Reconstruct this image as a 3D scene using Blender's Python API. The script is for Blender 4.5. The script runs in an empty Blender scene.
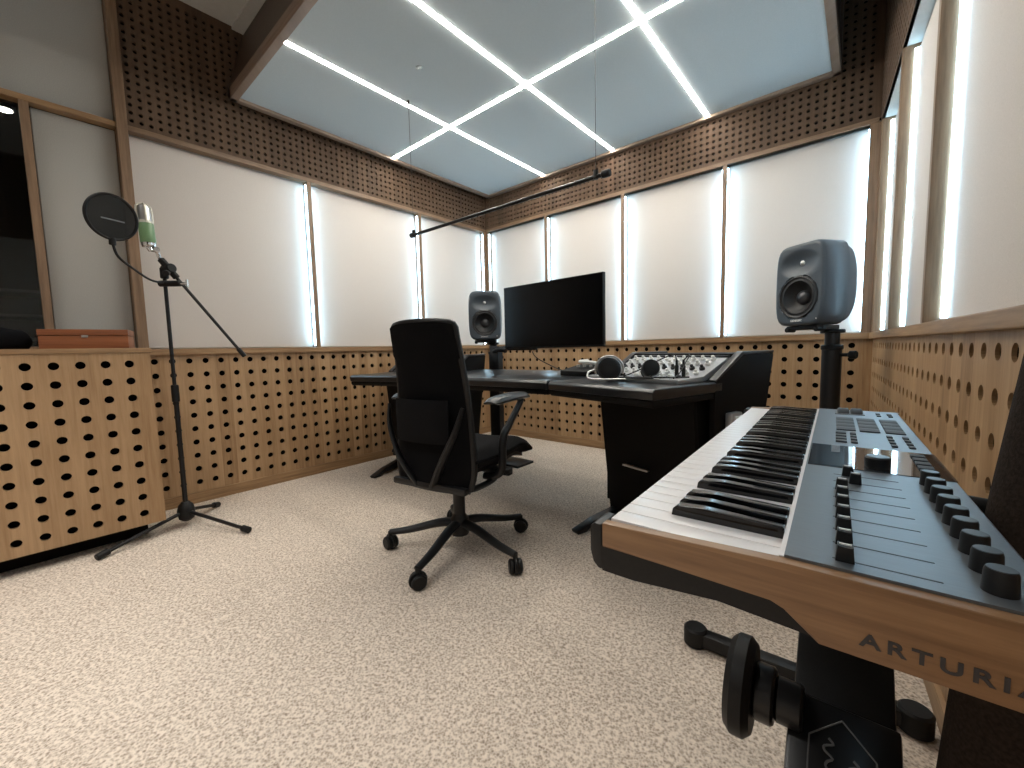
import bpy, bmesh, math, random
from mathutils import Vector, Matrix, Euler, noise
sc = bpy.context.scene
C = sc.collection
R = math.radians
PI = math.pi
S = 0.9            # one drawing unit of the room is 0.9 m (table 0.75 m, eye 0.9 m)
K = 1.0 / S        # objects measured in metres

# ------------------------------------------------------------------ camera
FPX = 410.15
def V(*a): return Vector(a)
pitch, roll, yaw = 0.0844, 0.0233, -0.7083
fw = V(math.sin(yaw)*math.cos(pitch), math.cos(yaw)*math.cos(pitch), -math.sin(pitch))
rt = V(math.cos(yaw), -math.sin(yaw), 0)
dn = fw.cross(rt)
Rr = rt*math.cos(roll) + dn*math.sin(roll)
Dd = -rt*math.sin(roll) + dn*math.cos(roll)
cd = bpy.data.cameras.new('camera'); cam = bpy.data.objects.new('camera', cd); C.objects.link(cam)
cd.sensor_width = 36.0; cd.lens = FPX*36.0/1024.0; cd.clip_start = 0.02; cd.clip_end = 60
m = Matrix((Rr, -Dd, -fw)).transposed().to_4x4(); m.translation = V(0, 0, 1.0*S)
cam.matrix_world = m
sc.camera = cam

# ------------------------------------------------------------------ world, view, large lights
w = bpy.data.worlds.new('world'); sc.world = w; w.use_nodes = True
w.node_tree.nodes['Background'].inputs[0].default_value = (0.55, 0.6, 0.65, 1)
w.node_tree.nodes['Background'].inputs[1].default_value = 0.05
sc.view_settings.view_transform = 'Standard'; sc.view_settings.look = 'None'
sc.view_settings.gamma = 1.0; sc.view_settings.use_curve_mapping = False
sc.view_settings.exposure = 0.5
CLOUD_E = 50.0      # emission of the ceiling light lines
COVE_E = 13.0       # emission of the cold strips beside the panels
REAR_W = 12.5       # lamps on the ceiling behind the photographer
def area(name, loc, size, power, col, rot=(0, 0, 0)):
    l = bpy.data.lights.new(name, 'AREA'); l.shape = 'RECTANGLE'; l.size = size[0]*S; l.size_y = size[1]*S
    l.energy = power; l.color = col; l.spread = R(95)
    o = bpy.data.objects.new(name, l); C.objects.link(o); o.location = Vector(loc)*S; o.rotation_euler = rot
    return o
area('rear_lamp_light', (-1.9, -0.55, 3.18), (2.4, 0.12), REAR_W, (1.0, 0.97, 0.92))
area('rear_lamp_light', (-0.6, -1.5, 3.18), (2.4, 0.12), REAR_W, (1.0, 0.97, 0.92))

# ------------------------------------------------------------------ materials
def mat(name, col, rough=0.5, metal=0.0, emit=None, estr=0.0, spec=None, alpha=None, coat=0.0, sheen=0.0):
    m = bpy.data.materials.new(name); m.use_nodes = True
    b = m.node_tree.nodes['Principled BSDF']
    b.inputs['Base Color'].default_value = (*col, 1); b.inputs['Roughness'].default_value = rough
    b.inputs['Metallic'].default_value = metal
    if spec is not None: b.inputs['Specular IOR Level'].default_value = spec
    if emit: b.inputs['Emission Color'].default_value = (*emit, 1); b.inputs['Emission Strength'].default_value = estr
    if coat: b.inputs['Coat Weight'].default_value = coat
    if sheen: b.inputs['Sheen Weight'].default_value = sheen
    return m
def nd(m, t, **kw):
    n = m.node_tree.nodes.new(t)
    for k, v in kw.items():
        if hasattr(n, k): setattr(n, k, v)
        else: n.inputs[k].default_value = v
    return n
def lk(m, a, b): m.node_tree.links.new(a, b)
def ramp(m, fac, stops):
    r = nd(m, 'ShaderNodeValToRGB'); cr = r.color_ramp
    while len(cr.elements) < len(stops): cr.elements.new(0.5)
    for e, (p, c) in zip(cr.elements, stops): e.position = p; e.color = (*c, 1)
    lk(m, fac, r.inputs[0]); return r.outputs[0]
def speckle(m, scale, c0, c1, rough=None, bump=0.0, stretch=(1, 1, 1), detail=4):
    """gives a plain material a fine procedural variation"""
    b = m.node_tree.nodes['Principled BSDF']
    tc = nd(m, 'ShaderNodeTexCoord'); mp = nd(m, 'ShaderNodeMapping'); mp.inputs['Scale'].default_value = stretch
    lk(m, tc.outputs['Object'], mp.inputs[0])
    n = nd(m, 'ShaderNodeTexNoise'); n.inputs['Scale'].default_value = scale; n.inputs['Detail'].default_value = detail
    lk(m, mp.outputs[0], n.inputs[0])
    lk(m, ramp(m, n.outputs[0], [(0.3, c0), (0.7, c1)]), b.inputs['Base Color'])
    if bump:
        bp = nd(m, 'ShaderNodeBump'); bp.inputs['Strength'].default_value = bump; bp.inputs['Distance'].default_value = 0.002
        lk(m, n.outputs[0], bp.inputs['Height']); lk(m, bp.outputs[0], b.inputs['Normal'])
    return m
def wood(name, dark, mid, light, axis='z', plank=0.09, rough=0.45, planks=True):
    """oak: planks along one axis, each with its own tone, with fine grain"""
    m = mat(name, mid, rough); b = m.node_tree.nodes['Principled BSDF']
    tc = nd(m, 'ShaderNodeTexCoord'); sp = nd(m, 'ShaderNodeSeparateXYZ'); lk(m, tc.outputs['Object'], sp.inputs[0])
    ad = nd(m, 'ShaderNodeMath', operation='ADD'); lk(m, sp.outputs[0], ad.inputs[0]); lk(m, sp.outputs[1], ad.inputs[1])
    if axis == 'z': across, along = ad.outputs[0], sp.outputs[2]
    elif axis == 'h': across, along = sp.outputs[2], ad.outputs[0]
    fl = nd(m, 'ShaderNodeMath', operation='DIVIDE'); lk(m, across, fl.inputs[0]); fl.inputs[1].default_value = plank*S
    f2 = nd(m, 'ShaderNodeMath', operation='FLOOR'); lk(m, fl.outputs[0], f2.inputs[0])
    wn = nd(m, 'ShaderNodeTexWhiteNoise', noise_dimensions='1D'); lk(m, f2.outputs[0], wn.inputs['W'])
    cb = nd(m, 'ShaderNodeCombineXYZ')
    s1 = nd(m, 'ShaderNodeMath', operation='MULTIPLY'); lk(m, across, s1.inputs[0]); s1.inputs[1].default_value = 42
    s2 = nd(m, 'ShaderNodeMath', operation='MULTIPLY'); lk(m, along, s2.inputs[0]); s2.inputs[1].default_value = 2.2
    s3 = nd(m, 'ShaderNodeMath', operation='MULTIPLY'); lk(m, wn.outputs[0], s3.inputs[0]); s3.inputs[1].default_value = 9
    lk(m, s1.outputs[0], cb.inputs[0]); lk(m, s2.outputs[0], cb.inputs[1]); lk(m, s3.outputs[0], cb.inputs[2])
    n = nd(m, 'ShaderNodeTexNoise'); n.inputs['Scale'].default_value = 1.6; n.inputs['Detail'].default_value = 7; n.inputs['Roughness'].default_value = 0.65
    lk(m, cb.outputs[0], n.inputs[0])
    mx = nd(m, 'ShaderNodeMath', operation='MULTIPLY_ADD'); lk(m, wn.outputs[0], mx.inputs[0]); mx.inputs[1].default_value = 0.34 if planks else 0.0
    lk(m, n.outputs[0], mx.inputs[2])
    lk(m, ramp(m, mx.outputs[0], [(0.3, dark), (0.55, mid), (0.95, light)]), b.inputs['Base Color'])
    bp = nd(m, 'ShaderNodeBump'); bp.inputs['Strength'].default_value = 0.12; bp.inputs['Distance'].default_value = 0.002
    lk(m, n.outputs[0], bp.inputs['Height']); lk(m, bp.outputs[0], b.inputs['Normal'])
    return m

OAKC = ((0.20, 0.112, 0.052), (0.33, 0.20, 0.10), (0.46, 0.30, 0.165))
M = {}
M['oak'] = wood('oak_panel', *OAKC)
M['oak_h'] = wood('oak_trim', *OAKC, axis='h', planks=False)
M['oak_up'] = wood('oak_panel_shaded', (0.054, 0.030, 0.016), (0.086, 0.049, 0.027), (0.122, 0.072, 0.041), rough=0.75)  # same oak as the wainscot, shade of the unlit band put in the colour
M['oak_post'] = wood('oak_post', (0.15, 0.09, 0.05), (0.24, 0.15, 0.088), (0.33, 0.215, 0.13), planks=False)
M['oak_rail'] = wood('oak_rail', (0.13, 0.075, 0.04), (0.21, 0.13, 0.075), (0.29, 0.19, 0.115), axis='h', planks=False)
M['oak_face'] = wood('oak_fascia', (0.05, 0.03, 0.02), (0.075, 0.047, 0.031), (0.10, 0.065, 0.044), axis='h', planks=False)
M['oak_edge'] = wood('oak_cloud_edge', (0.20, 0.14, 0.10), (0.30, 0.22, 0.17), (0.40, 0.31, 0.24), axis='h', planks=False)
M['hole'] = mat('hole_black', (0.008, 0.007, 0.006), 0.95, spec=0.1)
# woven acoustic cloth
M['cloth'] = mat('acoustic_cloth', (0.62, 0.60, 0.56), 0.95, spec=0.1)
speckle(M['cloth'], 260, (0.61, 0.57, 0.535), (0.69, 0.645, 0.61), bump=0.25, stretch=(1, 1, 1.6))
M['cloth_dim'] = mat('grey_cloth_shaded', (0.5, 0.5, 0.47), 0.95, spec=0.1)  # grey cloth darkened further, dim light of its corner put in the colour
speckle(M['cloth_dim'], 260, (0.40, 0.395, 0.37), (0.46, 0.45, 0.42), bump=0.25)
M['plaster'] = mat('white_plaster', (0.62, 0.62, 0.6), 0.9, spec=0.1); speckle(M['plaster'], 30, (0.60, 0.60, 0.58), (0.64, 0.64, 0.62))
M['cloud'] = mat('cloud_cloth', (0.55, 0.62, 0.66), 0.9, spec=0.15); speckle(M['cloud'], 300, (0.50, 0.575, 0.61), (0.56, 0.635, 0.67), bump=0.1)
# carpet
cp = mat('carpet', (0.4, 0.34, 0.28), 1.0, spec=0.05); M['carpet'] = cp
b = cp.node_tree.nodes['Principled BSDF']
tc = nd(cp, 'ShaderNodeTexCoord')
n1 = nd(cp, 'ShaderNodeTexNoise'); n1.inputs['Scale'].default_value = 95; n1.inputs['Detail'].default_value = 5; n1.inputs['Roughness'].default_value = 0.75
n2 = nd(cp, 'ShaderNodeTexVoronoi'); n2.inputs['Scale'].default_value = 150
n3 = nd(cp, 'ShaderNodeTexNoise'); n3.inputs['Scale'].default_value = 1.6; n3.inputs['Detail'].default_value = 3
for n in (n1, n2, n3): lk(cp, tc.outputs['Object'], n.inputs['Vector'])
mx = nd(cp, 'ShaderNodeMath', operation='MULTIPLY_ADD'); lk(cp, n2.outputs['Distance'], mx.inputs[0]); mx.inputs[1].default_value = 0.35; lk(cp, n1.outputs[0], mx.inputs[2])
m2 = nd(cp, 'ShaderNodeMath', operation='MULTIPLY_ADD'); lk(cp, n3.outputs[0], m2.inputs[0]); m2.inputs[1].default_value = 0.10; lk(cp, mx.outputs[0], m2.inputs[2])
lk(cp, ramp(cp, m2.outputs[0], [(0.44, (0.16, 0.122, 0.092)), (0.62, (0.42, 0.345, 0.28)), (0.84, (0.74, 0.645, 0.55))]), b.inputs['Base Color'])
bp = nd(cp, 'ShaderNodeBump'); bp.inputs['Strength'].default_value = 0.22; bp.inputs['Distance'].default_value = 0.005
lk(cp, m2.outputs[0], bp.inputs['Height']); lk(cp, bp.outputs[0], b.inputs['Normal'])

M['line'] = mat('light_line', (1, 1, 1), 0.5, emit=(1.0, 0.93, 0.82), estr=CLOUD_E)
M['cove'] = mat('cold_strip', (1, 1, 1), 0.5, emit=(0.46, 0.77, 1.0), estr=COVE_E)
M['black'] = mat('black_plastic', (0.006, 0.006, 0.0065), 0.5, spec=.3); speckle(M['black'], 400, (0.005, 0.005, 0.0055), (0.008, 0.008, 0.0085), bump=0.05)
M['blacks'] = mat('black_satin', (0.006, 0.006, 0.007), 0.3, spec=.4)
M['blackm'] = mat('black_metal', (0.008, 0.008, 0.009), 0.4, spec=.35)
M['deskside'] = mat('desk_black', (0.004, 0.003, 0.003), 0.6, spec=.15); speckle(M['deskside'], 200, (0.003, 0.0025, 0.0022), (0.0055, 0.0042, 0.0038), bump=0.1)
M['desktop'] = mat('desk_leather', (0.02, 0.02, 0.02), 0.30); speckle(M['desktop'], 350, (0.011, 0.0125, 0.015), (0.017, 0.019, 0.022), bump=0.06)
M['mesh'] = mat('chair_mesh', (0.003, 0.003, 0.003), 0.9, spec=.1); speckle(M['mesh'], 500, (0.0025, 0.0025, 0.0032), (0.006, 0.006, 0.007), bump=0.3)
M['seat'] = mat('chair_cloth', (0.004, 0.004, 0.005), 0.9, spec=.15); speckle(M['seat'], 600, (0.0035, 0.0035, 0.0042), (0.0075, 0.0075, 0.009), bump=0.4)
M['chairp'] = mat('chair_plastic', (0.007, 0.0073, 0.0082), 0.42, spec=.4)
M['armpad'] = mat('arm_pad', (0.022, 0.023, 0.025), 0.32)
M['spk'] = mat('speaker_grey', (0.075, 0.088, 0.10), 0.42); speckle(M['spk'], 500, (0.048, 0.062, 0.078), (0.058, 0.073, 0.090), bump=0.04)
M['cone'] = mat('cone_black', (0.006, 0.006, 0.007), 0.5)
M['dust'] = mat('cone_grey', (0.03, 0.031, 0.035), 0.3)
M['chrome'] = mat('chrome', (0.75, 0.76, 0.77), 0.18, metal=1.0)
M['steel'] = mat('brushed_steel', (0.5, 0.5, 0.5), 0.35, metal=1.0)
M['white'] = mat('white_plastic', (0.8, 0.8, 0.78), 0.4)
M['screen'] = mat('screen_glass', (0.002, 0.002, 0.0025), 0.2, spec=0.15)
M['green'] = mat('mint_enamel', (0.20, 0.36, 0.17), 0.35); speckle(M['green'], 60, (0.14, 0.26, 0.12), (0.17, 0.29, 0.15))
M['cream'] = mat('cream_grille', (0.62, 0.60, 0.52), 0.4, metal=0.3)
M['silver'] = mat('silver_panel', (0.42, 0.43, 0.45), 0.35, metal=0.5)
M['rackdark'] = mat('rack_dark', (0.02, 0.02, 0.022), 0.4)
M['kpanel'] = mat('brushed_blue_grey_panel', (0.2, 0.23, 0.26), 0.42, metal=0.6); speckle(M['kpanel'], 60, (0.125, 0.14, 0.155), (0.145, 0.16, 0.175), stretch=(1, 14, 1))
M['kwhite'] = mat('white_key', (0.74, 0.71, 0.70), 0.28)
M['kblack'] = mat('black_key', (0.003, 0.003, 0.0035), 0.10)
M['kglass'] = mat('glass_strip', (0.02, 0.022, 0.025), 0.04, spec=1.0, coat=1.0)
M['kscreen'] = mat('dark_screen', (0.02, 0.03, 0.04), 0.12)
M['pad'] = mat('pad_rubber', (0.045, 0.055, 0.065), 0.7)
M['knob'] = mat('knob_rubber', (0.007, 0.008, 0.009), 0.5, spec=.35)
M['knobtop'] = mat('knob_cap', (0.022, 0.027, 0.03), 0.4)
M['kwood'] = wood('walnut_end', (0.15, 0.078, 0.036), (0.26, 0.145, 0.070), (0.38, 0.23, 0.125), axis='h', planks=False, rough=0.4)
M['letter'] = mat('letter_grey', (0.03, 0.028, 0.03), 0.5)
M['logo'] = mat('logo_grey', (0.12, 0.125, 0.135), 0.5)
M['box'] = wood('red_brown_wood', (0.15, 0.045, 0.017), (0.26, 0.088, 0.033), (0.35, 0.13, 0.05), axis='h', planks=False, rough=0.35)
M['roll'] = mat('brown_felt', (0.03, 0.022, 0.017), 0.95, spec=0.1); speckle(M['roll'], 300, (0.017, 0.012, 0.009), (0.032, 0.023, 0.018), bump=0.4)
M['booth'] = mat('booth_dark', (0.05, 0.045, 0.04), 0.8)
M['boothg'] = mat('booth_grey', (0.16, 0.155, 0.14), 0.7)
M['lampw'] = mat('lamp_white', (1, 1, 1), 0.5, emit=(1, 0.93, 0.82), estr=14)
# smoky window glass
g = bpy.data.materials.new('window_glass'); g.use_nodes = True; nt = g.node_tree
nt.nodes.remove(nt.nodes['Principled BSDF'])
tr = nt.nodes.new('ShaderNodeBsdfTransparent'); tr.inputs[0].default_value = (0.75, 0.77, 0.76, 1)
gl = nt.nodes.new('ShaderNodeBsdfGlossy'); gl.inputs['Roughness'].default_value = 0.02
fr = nt.nodes.new('ShaderNodeFresnel'); fr.inputs[0].default_value = 1.5
mi = nt.nodes.new('ShaderNodeMixShader'); nt.links.new(fr.outputs[0], mi.inputs[0]); nt.links.new(tr.outputs[0], mi.inputs[1]); nt.links.new(gl.outputs[0], mi.inputs[2])
nt.links.new(mi.outputs[0], nt.nodes['Material Output'].inputs[0]); M['glass'] = g
# pop-filter gauze: fine nylon, mostly opaque
g = bpy.data.materials.new('nylon_gauze'); g.use_nodes = True; nt = g.node_tree
pb = nt.nodes['Principled BSDF']; pb.inputs['Base Color'].default_value = (0.004, 0.0045, 0.004, 1); pb.inputs['Roughness'].default_value = 0.8
tr = nt.nodes.new('ShaderNodeBsdfTransparent'); mi = nt.nodes.new('ShaderNodeMixShader'); mi.inputs[0].default_value = 0.86
nt.links.new(tr.outputs[0], mi.inputs[1]); nt.links.new(pb.outputs[0], mi.inputs[2]); nt.links.new(mi.outputs[0], nt.nodes['Material Output'].inputs[0])
M['gauze'] = g

# ------------------------------------------------------------------ mesh helpers (drawing units)
MAT = {}            # world matrix (drawing units) of every root
def B(): return bmesh.new()
def frame(o, ux, uy, uz):
    m = Matrix((ux, uy, uz)).transposed().to_4x4(); m.translation = o; return m
def box(bm, c, s, rot=None, bev=0.0, seg=2, M4=None):
    vs = bmesh.ops.create_cube(bm, size=1.0)['verts']
    T = Matrix.Translation(Vector(c)) @ (rot.to_4x4() if rot is not None else Matrix()) @ Matrix.Diagonal((*s, 1))
    if M4 is not None: T = M4 @ T
    bmesh.ops.transform(bm, matrix=T, verts=vs)
    if bev:
        es = list({e for v in vs for e in v.link_edges})
        bmesh.ops.bevel(bm, geom=es, offset=bev, segments=seg, profile=0.6, affect='EDGES')
def box2(bm, lo, hi, bev=0.0, seg=2, M4=None):
    lo, hi = Vector(lo), Vector(hi); box(bm, (lo+hi)/2, hi-lo, bev=bev, seg=seg, M4=M4)
def ring(bm, c, ax, ay, r, n, ry=None):
    ry = r if ry is None else ry
    return [bm.verts.new(c + ax*r*math.cos(2*PI*i/n) + ay*ry*math.sin(2*PI*i/n)) for i in range(n)]
def bridge(bm, a, b):
    n = len(a)
    for i in range(n): bm.faces.new((a[i], a[(i+1) % n], b[(i+1) % n], b[i]))
def axes(d):
    d = d.normalized(); u = V(0, 0, 1) if abs(d.z) < 0.9 else V(1, 0, 0)
    x = d.cross(u).normalized(); return x, d.cross(x).normalized()
def cyl(bm, a, b, r, r2=None, n=20, cap=True, bev=0.0):
    a, b = Vector(a), Vector(b); r2 = r if r2 is None else r2; d = (b-a); x, y = axes(d); u = d.normalized()
    st = [(0, r)]
    if bev: st = [(0, r-bev), (bev, r), (d.length-bev, r2), (d.length, r2-bev)]
    else: st = [(0, r), (d.length, r2)]
    rs = [ring(bm, a+u*t, x, y, rr, n) for t, rr in st]
    for p, q in zip(rs, rs[1:]): bridge(bm, p, q)
    if cap: bm.faces.new(rs[0][::-1]); bm.faces.new(rs[-1])
def smooth_pts(pts, k=6):
    pts = [Vector(p) for p in pts]
    if len(pts) < 3: return pts
    out = []
    P = [pts[0]*2-pts[1]] + pts + [pts[-1]*2-pts[-2]]
    for i in range(1, len(P)-2):
        for j in range(k):
            t = j/k; p0, p1, p2, p3 = P[i-1:i+3]
            out.append(0.5*((2*p1)+(p2-p0)*t+(2*p0-5*p1+4*p2-p3)*t*t+(3*p1-p0-3*p2+p3)*t**3))
    out.append(pts[-1]); return out
def tube(bm, pts, r, n=10, k=6, flat=None, up=None):
    """sweep; r may be a list; flat scales the second axis"""
    raw = len(pts); P = smooth_pts(pts, k) if k > 1 else [Vector(p) for p in pts]
    def rad(i):
        if not isinstance(r, (list, tuple)): return r
        t = i/(len(P)-1)*(len(r)-1); a = int(min(t, len(r)-2)); return r[a]+(r[a+1]-r[a])*(t-a)
    prev = None; rs = []
    for i, p in enumerate(P):
        d = (P[min(i+1, len(P)-1)]-P[max(i-1, 0)]).normalized()
        if up is not None: x = d.cross(Vector(up)).normalized()
        elif prev is None: x, _ = axes(d)
        else: x = (prev - d*prev.dot(d)).normalized()
        y = d.cross(x).normalized(); prev = x
        rr = rad(i); rs.append(ring(bm, p, x, y, rr, n, rr*(flat or 1)))
    for a, b_ in zip(rs, rs[1:]): bridge(bm, a, b_)
    bm.faces.new(rs[0][::-1]); bm.faces.new(rs[-1])
def lathe(bm, prof, n=28, M4=None, close=True):
    """profile of (r, z) revolved about z"""
    M4 = M4 or Matrix(); rs = []
    for r, z in prof:
        rs.append([bm.verts.new(M4 @ V(max(r, 1e-4)*math.cos(2*PI*i/n), max(r, 1e-4)*math.sin(2*PI*i/n), z)) for i in range(n)])
    for a, b_ in zip(rs, rs[1:]): bridge(bm, a, b_)
    if close: bm.faces.new(rs[0][::-1]); bm.faces.new(rs[-1])
def prism(bm, poly, M4, depth, bev=0.0, seg=2):
    """2-D polygon (x,y) of frame M4 extruded along its z by depth"""
    a = [bm.verts.new(M4 @ V(x, y, 0)) for x, y in poly]; b_ = [bm.verts.new(M4 @ V(x, y, depth)) for x, y in poly]
    fs = [bm.faces.new(a[::-1]), bm.faces.new(b_)]
    n = len(poly)
    for i in range(n): fs.append(bm.faces.new((a[i], a[(i+1) % n], b_[(i+1) % n], b_[i])))
    if bev:
        es = list({e for f in fs for e in f.edges})
        bmesh.ops.bevel(bm, geom=es, offset=bev, segments=seg, profile=0.6, affect='EDGES')
def sheet(bm, fn, nu, nv, th):
    """closed slab following fn(u,v), u,v in 0..1; th may be a function of (u,v)"""
    P = [[fn(i/nu, j/nv) for j in range(nv+1)] for i in range(nu+1)]
    F = []; Bk = []
    for i in range(nu+1):
        fr_, br_ = [], []
        for j in range(nv+1):
            du = P[min(i+1, nu)][j]-P[max(i-1, 0)][j]; dv = P[i][min(j+1, nv)]-P[i][max(j-1, 0)]
            n = du.cross(dv).normalized(); t = th(i/nu, j/nv) if callable(th) else th
            fr_.append(bm.verts.new(P[i][j]+n*t/2)); br_.append(bm.verts.new(P[i][j]-n*t/2))
        F.append(fr_); Bk.append(br_)
    for i in range(nu):
        for j in range(nv):
            bm.faces.new((F[i][j], F[i+1][j], F[i+1][j+1], F[i][j+1])); bm.faces.new((Bk[i][j], Bk[i][j+1], Bk[i+1][j+1], Bk[i+1][j]))
    for i in range(nu):
        bm.faces.new((F[i][0], Bk[i][0], Bk[i+1][0], F[i+1][0])); bm.faces.new((F[i][nv], F[i+1][nv], Bk[i+1][nv], Bk[i][nv]))
    for j in range(nv):
        bm.faces.new((F[0][j], F[0][j+1], Bk[0][j+1], Bk[0][j])); bm.faces.new((F[nu][j], Bk[nu][j], Bk[nu][j+1], F[nu][j+1]))
def perf(bm, o, ux, un, u0, u1, z0, z1, hu, pu, hz, pz, r, th=0.012, n=16):
    """perforated sheet: face at o + ux*u + z, normal un; hole centres at hu + i*pu, hz + j*pz inside the rectangle"""
    ux, un = Vector(ux), Vector(un); o = Vector(o)
    P = lambda u, z, d=0: bm.verts.new(o+ux*u+V(0, 0, z)-un*d)
    i0 = math.ceil((u0+pu/2-hu)/pu-1e-6); i1 = math.floor((u1-pu/2-hu)/pu+1e-6)
    j0 = math.ceil((z0+pz/2-hz)/pz-1e-6); j1 = math.floor((z1-pz/2-hz)/pz+1e-6)
    A, Bq = hu+(i0-.5)*pu, hu+(i1+.5)*pu; Cc, Dq = hz+(j0-.5)*pz, hz+(j1+.5)*pz
    def q(a, b_, c, d):
        if b_-a > 1e-5 and d-c > 1e-5: bm.faces.new((P(a, c), P(b_, c), P(b_, d), P(a, d)))
    q(u0, A, z0, z1); q(Bq, u1, z0, z1); q(A, Bq, z0, Cc); q(A, Bq, Dq, z1)
    sq = []
    for k in range(n):
        a = 2*PI*k/n; c, s = math.cos(a), math.sin(a); mm = max(abs(c), abs(s)); sq.append((c/mm/2, s/mm/2, c, s))
    for i in range(i0, i1+1):
        for j in range(j0, j1+1):
            cu, cz = hu+i*pu, hz+j*pz
            a = [P(cu+x*pu, cz+y*pz) for x, y, _, _ in sq]; b_ = [P(cu+c*r, cz+s*r) for _, _, c, s in sq]; d_ = [P(cu+c*r, cz+s*r, th) for _, _, c, s in sq]
            bridge(bm, a, b_); bridge(bm, b_, d_)
    # back and rim
    for (a, c, b2, d2) in ((u0, z0, u1, z0), (u0, z1, u1, z1)):
        bm.faces.new((P(a, c), P(b2, d2), P(b2, d2, th), P(a, c, th)))
    for u in (u0, u1): bm.faces.new((P(u, z0), P(u, z1), P(u, z1, th), P(u, z0, th)))
def tag(o, label=None, cat=None, group=None, kind=None):
    if label: o['label'] = label
    if cat: o['category'] = cat
    if group: o['group'] = group
    if kind: o['kind'] = kind
    return o
def obj(name, bm, mt, parent=None, world=False, ang=35, label=None):
    if mt is None: mt = M['black']
    if isinstance(mt, str): mt = M[mt]
    bmesh.ops.recalc_face_normals(bm, faces=bm.faces)
    T = Matrix()
    if parent is None:
        xs = [v.co for v in bm.verts]
        lo = V(min(v.x for v in xs), min(v.y for v in xs), min(v.z for v in xs)); hi = V(max(v.x for v in xs), max(v.y for v in xs), 0)
        org = V((lo.x+hi.x)/2, (lo.y+hi.y)/2, lo.z); T = Matrix.Translation(-org)
    elif world:
        r = parent
        while r.parent is not None: r = r.parent
        T = MAT[r.name].inverted()
    for v in bm.verts: v.co = (T @ v.co)*S
    me = bpy.data.meshes.new(name); bm.to_mesh(me); bm.free()
    for p in me.polygons: p.use_smooth = True
    me.set_sharp_from_angle(angle=R(ang)); me.materials.append(mt)
    o = bpy.data.objects.new(name, me); C.objects.link(o)
    if parent is None: o.location = org*S; MAT[o.name] = Matrix.Translation(org)
    else: o.parent = parent
    if label: o['label'] = label
    return o
def wallobj(name, bm, mt, parent=None, kind='structure'):
    """structure piece: keep world coordinates as object coordinates so grain runs on"""
    bmesh.ops.recalc_face_normals(bm, faces=bm.faces)
    for v in bm.verts: v.co = v.co*S
    me = bpy.data.meshes.new(name); bm.to_mesh(me); bm.free(); me.materials.append(M[mt])
    o = bpy.data.objects.new(name, me); C.objects.link(o)
    if parent is not None: o.parent = parent
    else:
        MAT[o.name] = Matrix()
        if kind: o['kind'] = kind
    return o
def thing(name, label, cat, loc, rz=0.0, group=None, kind=None):
    o = bpy.data.objects.new(name, None); C.objects.link(o); o.empty_display_size = 0.05
    o.location = Vector(loc)*S; o.rotation_euler = (0, 0, rz)
    MAT[o.name] = Matrix.Translation(Vector(loc)) @ Matrix.Rotation(rz, 4, 'Z')
    return tag(o, label, cat, group, kind)
def copy_tree(o, parent=None):
    c = o.copy(); C.objects.link(c); c.parent = parent
    for ch in list(o.children): copy_tree(ch, c)
    return c
def text_bm(s, size, depth, M4, spacing=1.0, align='LEFT', bold=0.0):
    cu = bpy.data.curves.new('lettering', 'FONT'); cu.body = s; cu.size = size; cu.extrude = depth; cu.space_character = spacing
    cu.align_x = align; cu.align_y = 'BOTTOM_BASELINE'; cu.offset = bold
    o = bpy.data.objects.new('lettering', cu); C.objects.link(o)
    bpy.context.view_layer.update()
    me = bpy.data.meshes.new_from_object(o.evaluated_get(bpy.context.evaluated_depsgraph_get()))
    C.objects.unlink(o); bpy.data.objects.remove(o); bpy.data.curves.remove(cu)
    bm = B(); bm.from_mesh(me); bpy.data.meshes.remove(me)
    bmesh.ops.transform(bm, matrix=M4, verts=bm.verts); return bm

# ------------------------------------------------------------------ room measures
XL, YB = -3.442, 3.599
XR, AN = 0.045, 0.0693
TR = V(math.sin(AN), -math.cos(AN), 0)       # along the right wall towards the camera
NR = V(-math.cos(AN), -math.sin(AN), 0)      # into the room
ZL, ZB, ZP, ZPT, ZC, ZT = 1.055, 0.074, 2.373, 2.404, 2.743, 3.294
YR = -2.4                                     # wall behind the photographer
def RP(t, z, off=0.0): return V(XR, YB, z)+TR*t+NR*off
RM = frame(V(XR, YB, 0), TR, V(0, 0, 1), TR.cross(V(0, 0, 1)))   # local x along wall, y up, z = out of TR x Z

# floor and ceiling
bm = B(); box2(bm, (-5.3, YR-.1, -0.06), (1.2, YB+.2, 0)); wallobj('floor', bm, 'carpet')
bm = B(); box2(bm, (-5.3, YR-.1, ZT), (1.2, YB+.2, ZT+.08)); wallobj('ceiling', bm, 'plaster')
# solid walls behind the linings
bm = B()
box2(bm, (XL-.22, 0.10, 0), (XL-.085, YB+.2, ZT)); box2(bm, (XL-.22, YR, 0), (XL-.085, 0.10, 1.02)); box2(bm, (XL-.22, YR, 2.42), (XL-.085, 0.10, ZT)); box2(bm, (XL-.22, YR, 1.0), (XL-.085, -1.25, 2.5))
WL = wallobj('wall_left', bm, 'hole')
bm = B(); box2(bm, (XL-.22, YB+.085, 0), (XR+.3, YB+.2, ZT)); WB = wallobj('wall_back', bm, 'hole')
bm = B(); prism(bm, [(-.2, 0), (6.2, 0), (6.2, ZT), (-.2, ZT)], frame(RP(0, 0, -.078), TR, V(0, 0, 1), -NR), 0.12); WR = wallobj('wall_right', bm, 'hole')
bm = B(); box2(bm, (-5.3, YR-.1, 0), (1.2, YR, ZT)); wallobj('wall_rear', bm, 'cloth')

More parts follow.
